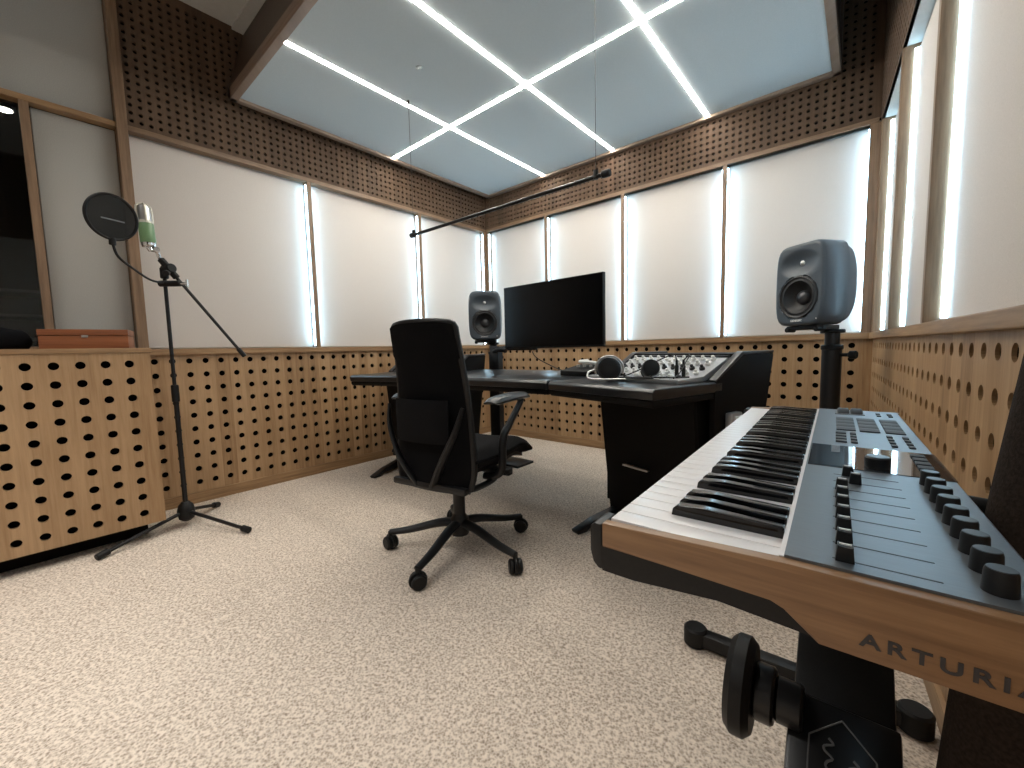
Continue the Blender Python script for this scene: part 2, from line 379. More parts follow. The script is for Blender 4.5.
# perforated oak wainscot and upper band
def child(name, bm, mt, par, label=None):
    o = wallobj(name, bm, mt, par)
    if label: o['label'] = label
    return o
bm = B(); perf(bm, (XL, 0, 0), (0, 1, 0), (1, 0, 0), 0.40, YB, ZB, 1.02, 0.512, 0.09, 0.1408, 0.0924, 0.0185); child('perforated_panel', bm, 'oak', WL, 'perforated oak wainscot with round holes')
bm = B(); perf(bm, (0, YB, 0), (1, 0, 0), (0, -1, 0), XL, XR+.034, ZB, 1.02, -0.440, 0.0949, 0.1408, 0.0924, 0.0185); child('perforated_panel', bm, 'oak', WB, 'perforated oak wainscot with round holes')
bm = B(); perf(bm, RP(0, 0), TR, NR, 0, 5.9, ZB, 1.02, 0.105, 0.0893, 0.1408, 0.0924, 0.0185, th=.007); child('perforated_panel', bm, 'oak', WR, 'perforated oak wainscot with round holes')
bm = B(); perf(bm, (XL, 0, 0), (0, 1, 0), (1, 0, 0), 0.49, YB, ZPT, ZT, 0.514, 0.0463, 2.441, 0.0463, 0.0112, th=0.015, n=8); child('upper_perforated_band', bm, 'oak_up', WL, 'finely perforated oak band under the ceiling, shade put into its dark colour')
bm = B(); perf(bm, (0, YB, 0), (1, 0, 0), (0, -1, 0), XL, XR, ZPT, ZT, -0.440, 0.0463, 2.441, 0.0463, 0.0112, th=0.015, n=8); child('upper_perforated_band', bm, 'oak_up', WB, 'finely perforated oak band under the ceiling, shade put into its dark colour')
bm = B(); perf(bm, RP(0, 0, 0.013), TR, NR, 0, 5.9, ZP, ZT, 0.03, 0.0463, 2.400, 0.0463, 0.0112, th=0.015, n=8); child('upper_perforated_band', bm, 'oak_up', WR, 'finely perforated oak band under the ceiling, shade put into its dark colour')

# recess backs behind the cloth panels (white lining) and their ceilings
for par, mk in ((WL, 'l'), (WB, 'b'), (WR, 'r')):
    bm = B()
    if mk == 'l': box2(bm, (XL-.084, .49, 1.03), (XL-.072, YB+.07, ZPT)); box2(bm, (XL-.075, .49, ZP+.001), (XL-.002, YB, ZP+.012))
    if mk == 'b': box2(bm, (XL-.07, YB+.072, 1.03), (XR+.06, YB+.084, ZPT)); box2(bm, (XL, YB+.002, ZP), (XR, YB+.07, ZP+.012))
    if mk == 'r':
        prism(bm, [(0, 1.03), (5.9, 1.03), (5.9, ZPT), (0, ZPT)], frame(RP(0, 0, -.063), TR, V(0, 0, 1), -NR), 0.012)
        prism(bm, [(0, ZP), (5.9, ZP), (5.9, ZP+.012), (0, ZP+.012)], frame(RP(0, 0, .011), TR, V(0, 0, 1), -NR), 0.085)
    child('recess_lining', bm, 'plaster', par)

# trims: ledges, top rails, baseboards
bm = B(); box2(bm, (XL-.06, 0.47, 1.015), (XL+.022, YB+.022, ZL), bev=.004); wallobj('trim_1', bm, 'oak_h')
bm = B(); box2(bm, (XL+.022, YB-.022, 1.015), (XR, YB+.06, ZL), bev=.004); wallobj('trim_2', bm, 'oak_h')
bm = B(); prism(bm, [(0.0, 1.015), (5.9, 1.015), (5.9, ZL), (0.0, ZL)], frame(RP(0, 0, .022), TR, V(0, 0, 1), -NR), 0.085, bev=.004); wallobj('trim_3', bm, 'oak_h')
bm = B(); box2(bm, (XL-.05, 0.49, ZP), (XL+.014, YB-.014, ZPT), bev=.003); wallobj('trim_4', bm, 'oak_rail')
bm = B(); box2(bm, (XL+.0, YB-.014, ZP), (XR-.02, YB+.05, ZPT), bev=.003); wallobj('trim_5', bm, 'oak_rail')
bm = B(); box2(bm, (XL-.01, 0.42, 0), (XL+.012, YB-.0, ZB), bev=.004); wallobj('baseboard_left', bm, 'oak_h')
bm = B(); box2(bm, (XL+.012, YB-.012, 0), (XR, YB+.01, ZB), bev=.004); wallobj('baseboard_back', bm, 'oak_h')
bm = B(); prism(bm, [(0.0, 0), (5.9, 0), (5.9, ZB), (0.0, ZB)], frame(RP(0, 0, .012), TR, V(0, 0, 1), -NR), 0.02, bev=.004); wallobj('baseboard_right', bm, 'oak_h')

# posts with their cold light strips
LEDZ0, LEDZ1 = 1.07, 2.35
tn = [6]
def post(origin, along, nrm, u, hw, sides=(1, 1), z1=ZP, prot=.014, lit=True, z0=ZL, back=-.072, led=(-.020, -.004)):
    F = frame(origin, along, V(0, 0, 1), along.cross(V(0, 0, 1)))
    zn = 1 if F.to_3x3().col[2].dot(nrm) > 0 else -1
    bm = B(); box2(bm, (u-hw, z0, min(zn*back, zn*prot)), (u+hw, z1, max(zn*back, zn*prot)), bev=.002, M4=F)
    p = wallobj('trim_%d' % tn[0], bm, 'oak_post'); tn[0] += 1
    if lit:
        for s, on in zip((-1, 1), sides):
            if on:
                bm = B(); a = u+s*hw; b_ = a+s*.007
                box2(bm, (min(a, b_), LEDZ0, min(zn*led[0], zn*led[1])), (max(a, b_), LEDZ1, max(zn*led[0], zn*led[1])), M4=F)
                c = child('light_strip', bm, 'cove', p, 'cold white light strip on the post side')
    return p
OL, AL, NL = V(XL, 0, 0), V(0, 1, 0), V(1, 0, 0)
OB, AB, NB = V(0, YB, 0), V(1, 0, 0), V(0, -1, 0)
post(OL, AL, NL, 0.465, .025, z1=ZT-.002, prot=.03, lit=False)
LP = [1.558, 2.642]
for u in LP: post(OL, AL, NL, u, .016)
post(OL, AL, NL, YB-.02, .02, sides=(1, 0))
BP = [-2.563, -1.707, -0.862]
post(OB, AB, NB, XL+.03, .016, sides=(0, 1))
for u in BP: post(OB, AB, NB, u, .016)
post(OB, AB, NB, XR-.032, .032, sides=(1, 0))
OR = V(XR, YB, 0)
post(OR, TR, NR, .028, .024, sides=(0, 1), prot=.012, back=-.062, led=(-.0468, -.030))
RPs = [0.80, 1.63, 3.30]
for u in RPs: post(OR, TR, NR, u, .016, prot=.012, back=-.062, led=(-.0468, -.030))

# stretched cloth panels in the bays
def panel(origin, along, nrm, u0, u1, label, mt='cloth', z0=ZL+.004, z1=ZP-.004, d0=-.066, d1=-.050, group=None):
    if origin is OR: d0, d1, z1 = -.062, -.047, ZP-.02
    F = frame(origin, along, V(0, 0, 1), along.cross(V(0, 0, 1)))
    zn = 1 if F.to_3x3().col[2].dot(nrm) > 0 else -1
    bm = B(); box2(bm, (u0, z0, min(zn*d0, zn*d1)), (u1, z1, max(zn*d0, zn*d1)), bev=.006, seg=3, M4=F)
    o = obj('acoustic_panel', bm, mt); tag(o, label, 'wall panel', group or 'pale cloth panels around the room')
    return o
G = .0175
panel(OL, AL, NL, .492, LP[0]-G, 'widest pale cloth wall panel on left wall, behind the microphone stand')
panel(OL, AL, NL, LP[0]+G, LP[1]-G, 'pale cloth wall panel on left wall, directly above and left of the chair back')
panel(OL, AL, NL, LP[1]+G, YB-.042, 'narrow-looking pale cloth panel of left wall touching the far corner')
panel(OB, AB, NB, XL+.048, BP[0]-G, 'pale cloth panel of back wall touching the far corner, behind the distant speaker')
panel(OB, AB, NB, BP[0]+G, BP[1]-G, 'pale cloth back wall panel directly behind the monitor')
panel(OB, AB, NB, BP[1]+G, BP[2]-G, 'pale cloth back wall panel right of monitor, above the mixing console')
panel(OB, AB, NB, BP[2]+G, XR-.07, 'pale cloth back wall panel behind the near speaker')
panel(OR, TR, NR, .062, RPs[0]-.017, 'thin sliver of pale cloth panel on right wall nearest the corner')
panel(OR, TR, NR, RPs[0]+.017, RPs[1]-.017, 'pale cloth panel on right wall, second from the corner')
panel(OR, TR, NR, RPs[1]+.017, RPs[2]-.017, 'large pale cloth panel on right wall at the right picture edge')

# left bay with the window, seen above the cabinet
bm = B(); box2(bm, (XL-.05, -1.25, ZP), (XL+.016, .44, ZPT), bev=.003); wallobj('trim_%d' % tn[0], bm, 'oak_h'); tn[0] += 1
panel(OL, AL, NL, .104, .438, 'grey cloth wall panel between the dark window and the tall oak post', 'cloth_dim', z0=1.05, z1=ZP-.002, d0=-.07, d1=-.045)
panel(OL, AL, NL, -1.2, .438, 'grey cloth wall panel, tone darkened for shade, above the oak rail, top left', 'cloth_dim', z0=ZPT+.002, z1=ZT-.005, d0=-.07, d1=-.045)
bm = B()
box2(bm, (XL-.10, .064, 1.05), (XL+.012, .100, ZP), bev=.002); box2(bm, (XL-.10, -1.25, 1.05), (XL+.012, -1.21, ZP), bev=.002)
box2(bm, (XL-.10, -1.21, 1.05), (XL-.0, .064, 1.075), bev=.002)
W1 = wallobj('window_1', bm, 'oak_post')
bm = B(); box2(bm, (XL-.062, -1.21, 1.075), (XL-.052, .064, ZP)); child('pane', bm, 'glass', W1, 'dark reflecting glass pane')
# the dim booth behind the window
bm = B()
box2(bm, (-5.25, YR, 0), (-5.2, 1.6, ZT)); box2(bm, (-5.2, 1.5, 0), (XL-.22, 1.6, ZT)); box2(bm, (-5.2, -1.9, 2.60), (XL-.22, 1.5, 2.64))
wallobj('wall_booth', bm, 'booth')
t = thing('storage_shelf', 'dim grey shelf rack seen through the dark window', 'shelf', (-4.9, -.1, 0))
for z in (.5, .9, 1.15, 1.32, 1.5): bm = B(); box2(bm, (-.2, -.5, z), (.2, .5, z+.02)); obj('shelf', bm, 'boothg', t)
for x, y in ((-.2, -.5), (.2, -.5), (-.2, .5), (.2, .5)): bm = B(); cyl(bm, (x, y, 0), (x, y, 1.75), .015, n=8); obj('upright', bm, 'boothg', t)
bm = B(); lathe(bm, [(.045, 0), (.05, .03), (.045, .03)], M4=Matrix.Translation((-4.15, .015, 2.57))); o = obj('downlight', bm, 'steel')
tag(o, 'round ceiling spotlight shining behind the dark window', 'lamp')
bm = B(); lathe(bm, [(.036, 0), (.036, .01)], M4=Matrix.Translation((0, 0, -.004))); c = obj('lamp_lens', bm, 'lampw', o)  # glowing disc added for the spot mirrored in the pane

# perforated cabinet at the left
XC = -2.94
t = thing('low_cabinet', 'perforated oak cabinet with flat top at left, reaching the picture edge', 'cabinet', (-3.2, -.4, 0))
bm = B(); perf(bm, (XC, 0, 0), (0, 1, 0), (1, 0, 0), -1.6, 0.423, .092, 1.028, -0.021, 0.0893, 0.1570, 0.0903, 0.0190, th=.02, n=16)
obj('front_panel', bm, 'oak', t, world=True, label='perforated oak front')
bm = B(); box2(bm, (XL+.015, -1.6, .092), (XC-.045, .405, 1.028)); obj('carcass', bm, 'hole', t, world=True, label='black inside behind the holes')
bm = B(); box2(bm, (XL+.015, .405, .092), (XC-.001, .423, 1.028)); obj('side_panel', bm, 'oak', t, world=True)
bm = B(); box2(bm, (XL+.03, -1.6, 1.029), (XC+.006, .428, 1.053), bev=.002); obj('top', bm, 'oak_h', t, world=True)
bm = B(); box2(bm, (XL+.02, -1.55, 0), (XC-.13, .36, .092)); obj('plinth', bm, 'hole', t, world=True, label='recessed plinth, its shadow put in as black')  # recess shade put into the black of the plinth

# red-brown wooden case on the cabinet
t = thing('wooden_case', 'flat red-brown wooden case with small clasp on the cabinet top', 'box', (-3.16, .215, 1.054), R(-14))
bm = B(); box2(bm, (-.10, -.165, 0), (.10, .165, .066), bev=.003); obj('case_body', bm, 'box', t)
bm = B(); box2(bm, (-.102, -.167, .068), (.102, .167, .100), bev=.003); obj('lid', bm, 'box', t)
bm = B(); box2(bm, (.100, -.012, .058), (.105, .012, .070), bev=.001); obj('clasp', bm, 'steel', t, label='small metal clasp')
# dark bag behind at the left edge
bm = B(); bmesh.ops.create_uvsphere(bm, u_segments=24, v_segments=14, radius=1)
for v in bm.verts:
    v.co = V(v.co.x*.07, v.co.y*.13, max(v.co.z, -.6)*.075+.045); v.co += noise.noise_vector(v.co*14)*.012
bmesh.ops.transform(bm, matrix=Matrix.Translation((-3.27, -.11, 1.054)), verts=bm.verts)
tag(obj('cloth_bag', bm, 'mesh'), 'black crumpled bag on cabinet against the window, far left', 'bag')

# ------------------------------------------------------------------ ceiling cloud with light lines
CX0, CX1, CY0, CY1 = -3.366, -0.176, 1.02, 3.59
L1, L2, L3, LC = -2.553, -1.782, -0.985, 2.295
CB = Matrix.Translation((0, 0, 0))
t = thing('ceiling_cloud', 'large suspended ceiling panel with wood frame and crossing light lines', 'ceiling panel', ((CX0+CX1)/2, (CY0+CY1)/2, ZC))
bm = B(); box2(bm, (CX0+.04, CY0+.04, ZC+.02), (CX1-.04, CY1-.04, ZC+.05)); obj('cloth_face', bm, 'cloud', t, world=True, label='pale blue-grey stretched cloth')
fr_ = [((CX0, CY0), (CX0+.045, CY1)), ((CX1-.045, CY0), (CX1, CY1)), ((CX0, CY0), (CX1, CY0+.045)), ((CX0, CY1-.045), (CX1, CY1))]
for (a, b_) in fr_:
    bm = B(); box2(bm, (*a, ZC), (*b_, ZC+.07), bev=.003); obj('frame_rail', bm, 'oak_edge', t, world=True)
bm = B()   # leaning fascia up to the ceiling along the camera side
prism(bm, [(CY0+.005, ZC+.06), (CY0+.035, ZC+.06), (CY0+.18, ZT-.003), (CY0+.15, ZT-.003)], frame(V(XL+.004, 0, 0), V(0, 1, 0), V(0, 0, 1), V(1, 0, 0)), CX1-XL-.004)
obj('fascia', bm, 'oak_face', t, world=True, label='dark brown leaning fascia board')
bm = B(); box2(bm, (CX1-.04, CY0+.2, ZC+.06), (CX1-.015, CY1, ZT-.003)); obj('side_board', bm, 'oak_face', t, world=True)
bm = B(); box2(bm, (CX0+.2, CY1-.035, ZC+.06), (CX1, CY1-.015, ZT-.003)); obj('side_board', bm, 'oak_face', t, world=True)
LW = .0125
for x in (L1, L2, L3):
    bm = B(); box2(bm, (x-LW, CY0+.03, ZC+.0165), (x+LW, CY1-.02, ZC+.03)); obj('light_line', bm, 'line', t, world=True, label='glowing light line')
for a, b_ in ((CX0+.03, L1-LW), (L1+LW, L2-LW), (L2+LW, L3-LW), (L3+LW, CX1-.03)):
    bm = B(); box2(bm, (a, LC-LW, ZC+.0165), (b_, LC+LW, ZC+.03)); obj('light_line', bm, 'line', t, world=True, label='glowing light line')
bm = B(); lathe(bm, [(.012, .006), (.02, .012), (.02, .019)], n=20, M4=Matrix.Translation((-2.171, 1.715, ZC+.0))); o = obj('sprinkler_cap', bm, 'cloud', t, world=True)
# ceiling trim in front of the fascia
bm = B(); box2(bm, (XL, 1.095, ZT-.02), (XR+.3, 1.165, ZT-.001)); wallobj('trim_%d' % tn[0], bm, 'plaster'); tn[0] += 1

# lamps on the ceiling behind the camera (fixtures of the two rear lights)
for x, y in ((-1.9, -.55), (-.6, -1.5)):
    bm = B(); box2(bm, (x-1.22, y-.08, 3.20), (x+1.22, y+.08, 3.29), bev=.004); o = obj('linear_lamp', bm, 'white')
    tag(o, 'white linear ceiling lamp behind the photographer', 'lamp', 'linear lamps on the rear ceiling')

# hanging bar with two wires
t = thing('hanging_rail', 'thin black horizontal rail hung on wires below the ceiling panel', 'rail', (-1.75, 1.88, 1.842))
bm = B(); cyl(bm, (-2.505, 1.872, 1.842), (-.992, 1.89, 1.842), .0105, n=16); obj('rail_tube', bm, 'blacks', t, world=True)
for x, y in ((-2.518, 1.872), (-.985, 1.89)):
    bm = B(); cyl(bm, (x-.022, y, 1.842), (x+.022, y, 1.842), .018, n=16, bev=.004); obj('end_cap', bm, 'blackm', t, world=True)
for x, y in ((-2.505, 1.872), (-1.04, 1.889)):
    bm = B(); cyl(bm, (x, y, 1.85), (x, y, ZC+.02), .0013, n=6); obj('wire', bm, 'blackm', t, world=True)
    bm = B(); cyl(bm, (x, y, 1.83), (x, y, 1.873), .012, n=12); obj('wire_clamp', bm, 'blackm', t, world=True)
    bm = B(); cyl(bm, (x, y, ZC-.006), (x, y, ZC+.021), .008, n=10); obj('ceiling_clamp', bm, 'blackm', t, world=True)

# ------------------------------------------------------------------ studio desk
D0 = V(-1.8, 2.1, 0)
desk = thing('studio_desk', 'wide black studio desk with angled rack wings, in front of monitor', 'desk', D0)
def WF(side):
    a = R(16); j = V(-1.256 if side > 0 else -2.34, 1.75, 0)
    return frame(j, V(side*math.cos(a), -math.sin(a), 0), V(side*math.sin(a), math.cos(a), 0), V(0, 0, 1))
ZD = .83
def wprism(side, poly, w0, w1, name, mt, par=desk, bev=.006, seg=2, **k):
    """profile polygon (s,z) spanning w0..w1 of a wing"""
    Fm = WF(side); o_ = Fm @ V(w0, 0, 0); ux = Fm.to_3x3().col[1]; wd = Fm.to_3x3().col[0]
    bm = B(); prism(bm, poly, frame(o_, ux, V(0, 0, 1), wd), w1-w0, bev=bev, seg=seg); return obj(name, bm, mt, par, world=True, **k)
# centre deck
jl, jr = V(-2.34, 1.75, 0), V(-1.256, 1.75, 0)
al, ar = WF(-1).to_3x3().col[1], WF(1).to_3x3().col[1]
bm = B(); el, er = jl+al*.90, jr+ar*.90
prism(bm, [(jl.x, 1.78), (jr.x, 1.78), (er.x-.004, er.y), (el.x+.004, el.y)], frame(V(0, 0, ZD-.045), V(1, 0, 0), V(0, 1, 0), V(0, 0, 1)), .045, bev=.006)
obj('deck', bm, 'desktop', desk, world=True)
for pr, mt_, nm_ in (([(.008, ZD-.062), (.02, ZD-.076), (.10, ZD-.07), (.10, ZD-.046), (.008, ZD-.046)], 'deskside', 'front_apron'), ([(.004, ZD-.046), (.10, ZD-.046), (.10, ZD+.001), (.018, ZD+.001), (0, ZD-.014)], 'desktop', 'armrest')):
    bm = B(); prism(bm, pr, frame(V(jl.x+.004, 1.745, 0), V(0, 1, 0), V(0, 0, 1), V(1, 0, 0)), jr.x-jl.x-.008, bev=.005, seg=3)
    if mt_ == 'deskside': obj(nm_, bm, mt_, desk, world=True)
obj('armrest', bm, 'desktop', desk, world=True, label='padded front edge')
for side in (1, -1):
    wprism(side, [(.004, ZD-.046), (.50, ZD-.046), (.50, ZD), (.018, ZD), (0, ZD-.014)], .004, .66, 'wing_top', 'desktop', bev=.006, seg=3)
    wprism(side, [(.008, ZD-.064), (.02, ZD-.078), (.50, ZD-.075), (.50, ZD-.0465), (.008, ZD-.0465)], .006, .655, 'wing_apron', 'deskside', bev=.005, seg=3)
    for w0 in (.0, .632):
        wprism(side, [(.44, ZD-.06), (.44, ZD+.004), (.655, .952), (.675, .957), (.965, .957), (.975, .94), (.86, .46), (.78, .10), (.44, .10)], w0+.002, w0+.028, 'rack_side', 'deskside', bev=.004)
        wprism(side, [(.438, ZD-.0), (.438, ZD+.010), (.655, .960), (.67, .965), (.97, .965), (.97, .952), (.67, .952)], w0-.003, w0+.031, 'side_cap', 'desktop', bev=.003)
    wprism(side, [(.35, ZD-.05), (.45, .10), (.46, .03), (.78, .03), (.86, .5), (.94, .90), (.70, .90), (.52, ZD-.03)], .05, .60, 'cabinet_body', 'deskside', bev=.004)
    wprism(side, [(.34, ZD-.06), (.43, .03), (.46, .03), (.37, ZD-.055)], .04, .612, 'front_board', 'deskside', bev=.003)
    wprism(side, [(.65, .935), (.65, .955), (.965, .955), (.965, .935)], .028, .632, 'rack_top', 'deskside', bev=.003)
    wprism(side, [(.46, ZD-.01), (.46, ZD+.004), (.655, .935), (.66, .92)], .03, .632, 'rack_plate', 'rackdark', bev=.001)
    for w0 in (.055, .565):
        wprism(side, [(.115, .0), (.107, .018), (.24, .05), (.43, .075), (.75, .05), (.80, 0), (.7, 0), (.68, .022), (.20, .022), (.18, 0)], w0, w0+.05, 'foot', 'blacks', bev=.004)
# dark shelf opening with an edge highlight drawn as a bright strip on the front of the right wing
Fm = WF(1)
bm = B(); prism(bm, [(.20, .36), (.36, .36), (.36, .37), (.20, .37)], frame(Fm @ V(0, .37, 0), Fm.to_3x3().col[0], V(0, 0, 1), -Fm.to_3x3().col[1]), .02); obj('shelf_edge', bm, 'steel', desk, world=True, label='thin shelf edge, its highlight put in as bright steel')
PS, PZ = .56, .635
# small grey power box on the outer side
bm = B(); box2(bm, (.665, PS-.045, PZ-.05), (.70, PS+.045, PZ+.05), bev=.008, M4=Fm); pb_ = obj('power_box', bm, 'silver', desk, world=True, label='small light grey box on the outer side')
bm = B(); box2(bm, (.70, PS-.03, PZ-.035), (.708, PS+.03, PZ+.035), bev=.003, M4=Fm); obj('power_box_cover', bm, 'white', pb_, world=True)

# ------------------------------------------------------------------ mixing console lying in the right wing
zx = lambda s: ZD+.006 if s < .44 else ZD+.006+(s-.44)*(.102/.215)
con = thing('mixing_console', 'silver mixing console with white knobs sunk in right desk wing', 'mixer', (Fm @ V(.33, .35, ZD)))
o_ = Fm @ V(.05, 0, 0); ux = Fm.to_3x3().col[1]; wd = Fm.to_3x3().col[0]
bm = B(); prism(bm, [(.235, ZD+.001), (.235, ZD+.020), (.43, ZD+.022), (.625, .936), (.655, .936), (.655, .925), (.45, ZD+.004)], frame(o_, ux, V(0, 0, 1), wd), .56, bev=.003)
obj('console_body', bm, 'silver', con, world=True)
bm = B(); prism(bm, [(.63, .935), (.63, .945), (.655, .948), (.655, .935)], frame(o_, ux, V(0, 0, 1), wd), .56); obj('meter_bridge', bm, 'rackdark', con, world=True, label='black rear strip')
sl = math.atan2(.936-(ZD+.022), .625-.43)
NF = Matrix.Rotation(sl, 4, 'X')
kn0 = None
for r_ in range(4):
    s_ = .455+r_*.047; zz = ZD+.022+(s_-.43)*math.tan(sl)
    bm = B(); box2(bm, (.07, s_-.010, zz-.002+.0), (.59, s_-.004, zz+.0015), M4=Fm) if r_ in (1, 3) else bm.verts.new((0, 0, 0))
    bm.free()
    for c_ in range(10):
        T = Fm @ Matrix.Translation((.09+c_*.052, s_, zz)) @ NF
        bm = B(); lathe(bm, [(.0135, 0), (.0125, .012), (.008, .013), (.0075, .024), (.005, .026)], n=12, M4=T)
        k_ = obj('knob', bm, 'white' if (r_ != 1) else 'rackdark', con, world=True)
for c_ in range(10):
    bm = B(); box2(bm, (.088+c_*.052, .25, ZD+.0215), (.092+c_*.052, .38, ZD+.0235), M4=Fm); f_ = obj('fader_slot', bm, 'rackdark', con, world=True)
    y_ = .28+.06*((c_*37 % 10)/10)
    bm = B(); box2(bm, (.083+c_*.052, y_, ZD+.022), (.097+c_*.052, y_+.028, ZD+.036), bev=.003, M4=Fm); obj('fader_cap', bm, 'white' if c_ % 3 else 'knob', con, world=True)
# two jack plugs standing in the console with arching leads
for w_, s_ in ((.49, .40), (.52, .41)):
    bm = B(); T = Fm @ Matrix.Translation((w_, s_, ZD+.023))
    lathe(bm, [(.009, 0), (.009, .05), (.006, .055), (.005, .078)], n=12, M4=T)
    o = obj('jack_plug', bm, 'black'); tag(o, 'black jack plug standing upright in the mixing console', 'plug', 'pair of jack plugs in the console')
    bm = B(); p0 = Fm @ V(w_, s_, ZD+.10); tube(bm, [p0, Fm @ V(w_+.03*(1 if w_ > .5 else -1), s_, ZD+.125), Fm @ V(w_+.10*(.5 if w_ > .5 else -1.5), s_-.10, ZD+.05), Fm @ V(w_+.11*(.6 if w_ > .5 else -1.6), s_-.17, ZD+.026)], .003, n=6)
    obj('lead', bm, 'black', o, world=True)

# headphones on the right wing
hp = thing('headphones', 'black over-ear headphones with silver band lying on desk', 'headphones', (-0.99, 1.90, ZD))
def disc(c, nrm, r, th, prof=None, mt='blacks', name='ear_cup', par=hp):
    nrm = Vector(nrm).normalized(); x, y = axes(nrm); T = frame(Vector(c), x, y, nrm)
    bm = B(); lathe(bm, prof or [(r*.55, -th/2), (r*.95, -th/2), (r, -th*.2), (r, th*.2), (r*.9, th/2), (r*.5, th*.56), (0.001, th*.58)], n=32, M4=T); return obj(name, bm, mt, par, world=True)
nh = V(.45, -.85, .12)
e1 = V(-.945, 1.84, ZD+.062); e2 = V(-.775, 1.93, ZD+.062)
c1 = disc(e1, nh, .060, .05, name='ear_cup')
disc(e1-nh.normalized()*.04, nh, .052, .035, mt='mesh', name='ear_cushion')
disc(e1+nh.normalized()*.028, nh, .044, .006, mt='black', name='cup_plate')
disc(e2, V(.5, -.8, .3), .042, .06, mt='black', name='ear_cup'); disc(e2-V(.5, -.8, .3)*.04, V(.5, -.8, .3), .040, .03, mt='mesh', name='ear_cushion')
x_, y_ = axes(nh.normalized())
n1 = nh.normalized(); sx = V(0, 0, 1).cross(n1).normalized()
bm = B(); tube(bm, [e1-n1*.02+sx*(.068*math.cos(a))+V(0, 0, .066)*math.sin(a) for a in [R(q) for q in range(-20, 201, 20)]], .0055, n=8, k=2); obj('yoke', bm, 'steel', hp, world=True, label='silver yoke around the ear cup')
bm = B(); tube(bm, [e1-n1*.02-sx*.068, e1-n1*.0-sx*.10-V(0, 0, .015), e1+n1*.03-sx*.10-V(0, 0, .045), e1+n1*.07-sx*.04-V(0, 0, .054), e1+n1*.08+sx*.06-V(0, 0, .054), e1+n1*.05+sx*.16-V(0, 0, .052), e2+sx*.05-V(0, 0, .025)], .005, n=8); obj('headband', bm, 'steel', hp, world=True, label='silver headband')
bm = B(); tube(bm, [e2+V(0, -.02, -.03), e2+V(.05, -.10, -.039), e2+V(-.05, -.13, -.039), e2+V(-.12, -.08, -.039), e2+V(-.02, -.06, -.039), e2+V(.10, -.05, -.036), e2+V(.18, .0, -.036)], .0035, n=6); obj('cable', bm, 'black', hp, world=True)

# small black desktop controller left of the headphones, with white cable bundle
t = thing('audio_controller', 'small black desktop audio box left of the headphones', 'audio device', (-1.27, 2.20, ZD+.002), R(-10))
bm = B(); prism(bm, [(-.11, 0), (.11, 0), (.11, .060), (.06, .062), (-.11, .030)], frame(V(-.13, 0, 0), V(0, 1, 0), V(0, 0, 1), V(1, 0, 0)), .26, bev=.004); obj('case', bm, 'black', t)
for x in (-.08, -.03, .02, .07): bm = B(); lathe(bm, [(.011, .044), (.010, .062), (.006, .064)], n=12, M4=Matrix.Translation((x, .0, 0))); obj('knob', bm, 'steel', t)
bm = B(); lathe(bm, [(.024, .05), (.022, .08), (.016, .083)], n=18, M4=Matrix.Translation((.03, .06, 0))); obj('volume_knob', bm, 'chrome', t, label='large silver dial')
bm = B(); tube(bm, [(-1.31, 2.20, ZD+.075), (-1.27, 2.23, ZD+.080), (-1.22, 2.21, ZD+.075), (-1.25, 2.17, ZD+.082), (-1.31, 2.17, ZD+.086), (-1.29, 2.23, ZD+.090)], .010, n=8)
tag(obj('coiled_cable', bm, 'white'), 'short coiled white cable lying on top of the black audio box', 'cable')
bm = B(); tube(bm, [(-1.99, 2.56, 1.0), (-1.95, 2.58, .93), (-1.80, 2.56, .87), (-1.66, 2.50, .84), (-1.5, 2.40, ZD+.006), (-1.34, 2.34, ZD+.006)], .004, n=6)
tag(obj('monitor_cable', bm, 'black'), 'thin black cable hanging from monitor bottom to the audio box', 'cable')

# ------------------------------------------------------------------ monitor on a side column
t = thing('computer_monitor', 'large switched-off black monitor above the desk centre', 'monitor', (-1.855, 2.63, 1.0), R(-3))
bm = B(); box2(bm, (-.478, -.012, .005), (.482, .018, .518), bev=.005); obj('bezel', bm, 'black', t)
bm = B(); box2(bm, (-.470, -.0145, .020), (.474, -.0122, .512)); obj('screen', bm, 'screen', t, label='black glossy screen')
bm = B(); box2(bm, (-.30, .018, .10), (.30, .05, .42), bev=.015); obj('rear_housing', bm, 'black', t)
t = thing('monitor_mount', 'dark column with arm holding the monitor from its left', 'stand', (-2.47, 2.68, 0))
bm = B(); box2(bm, (-.05, -.03, .02), (.05, .029, 1.03), bev=.004); obj('column', bm, 'blackm', t)
bm = B(); box2(bm, (-.05, .03, .99), (.42, .05, 1.03), bev=.004); box2(bm, (.40, .0, 1.02), (.46, .05, 1.2), bev=.004); obj('arm', bm, 'blackm', t)
bm = B(); tube(bm, [(.02, -.05, .985), (.09, -.06, 1.0), (.16, -.05, .99)], .02, n=10); obj('joint', bm, 'blackm', t)
bm = B(); box2(bm, (-.03, -.10, 0), (.30, .12, .02), bev=.004); obj('base_plate', bm, 'blackm', t)

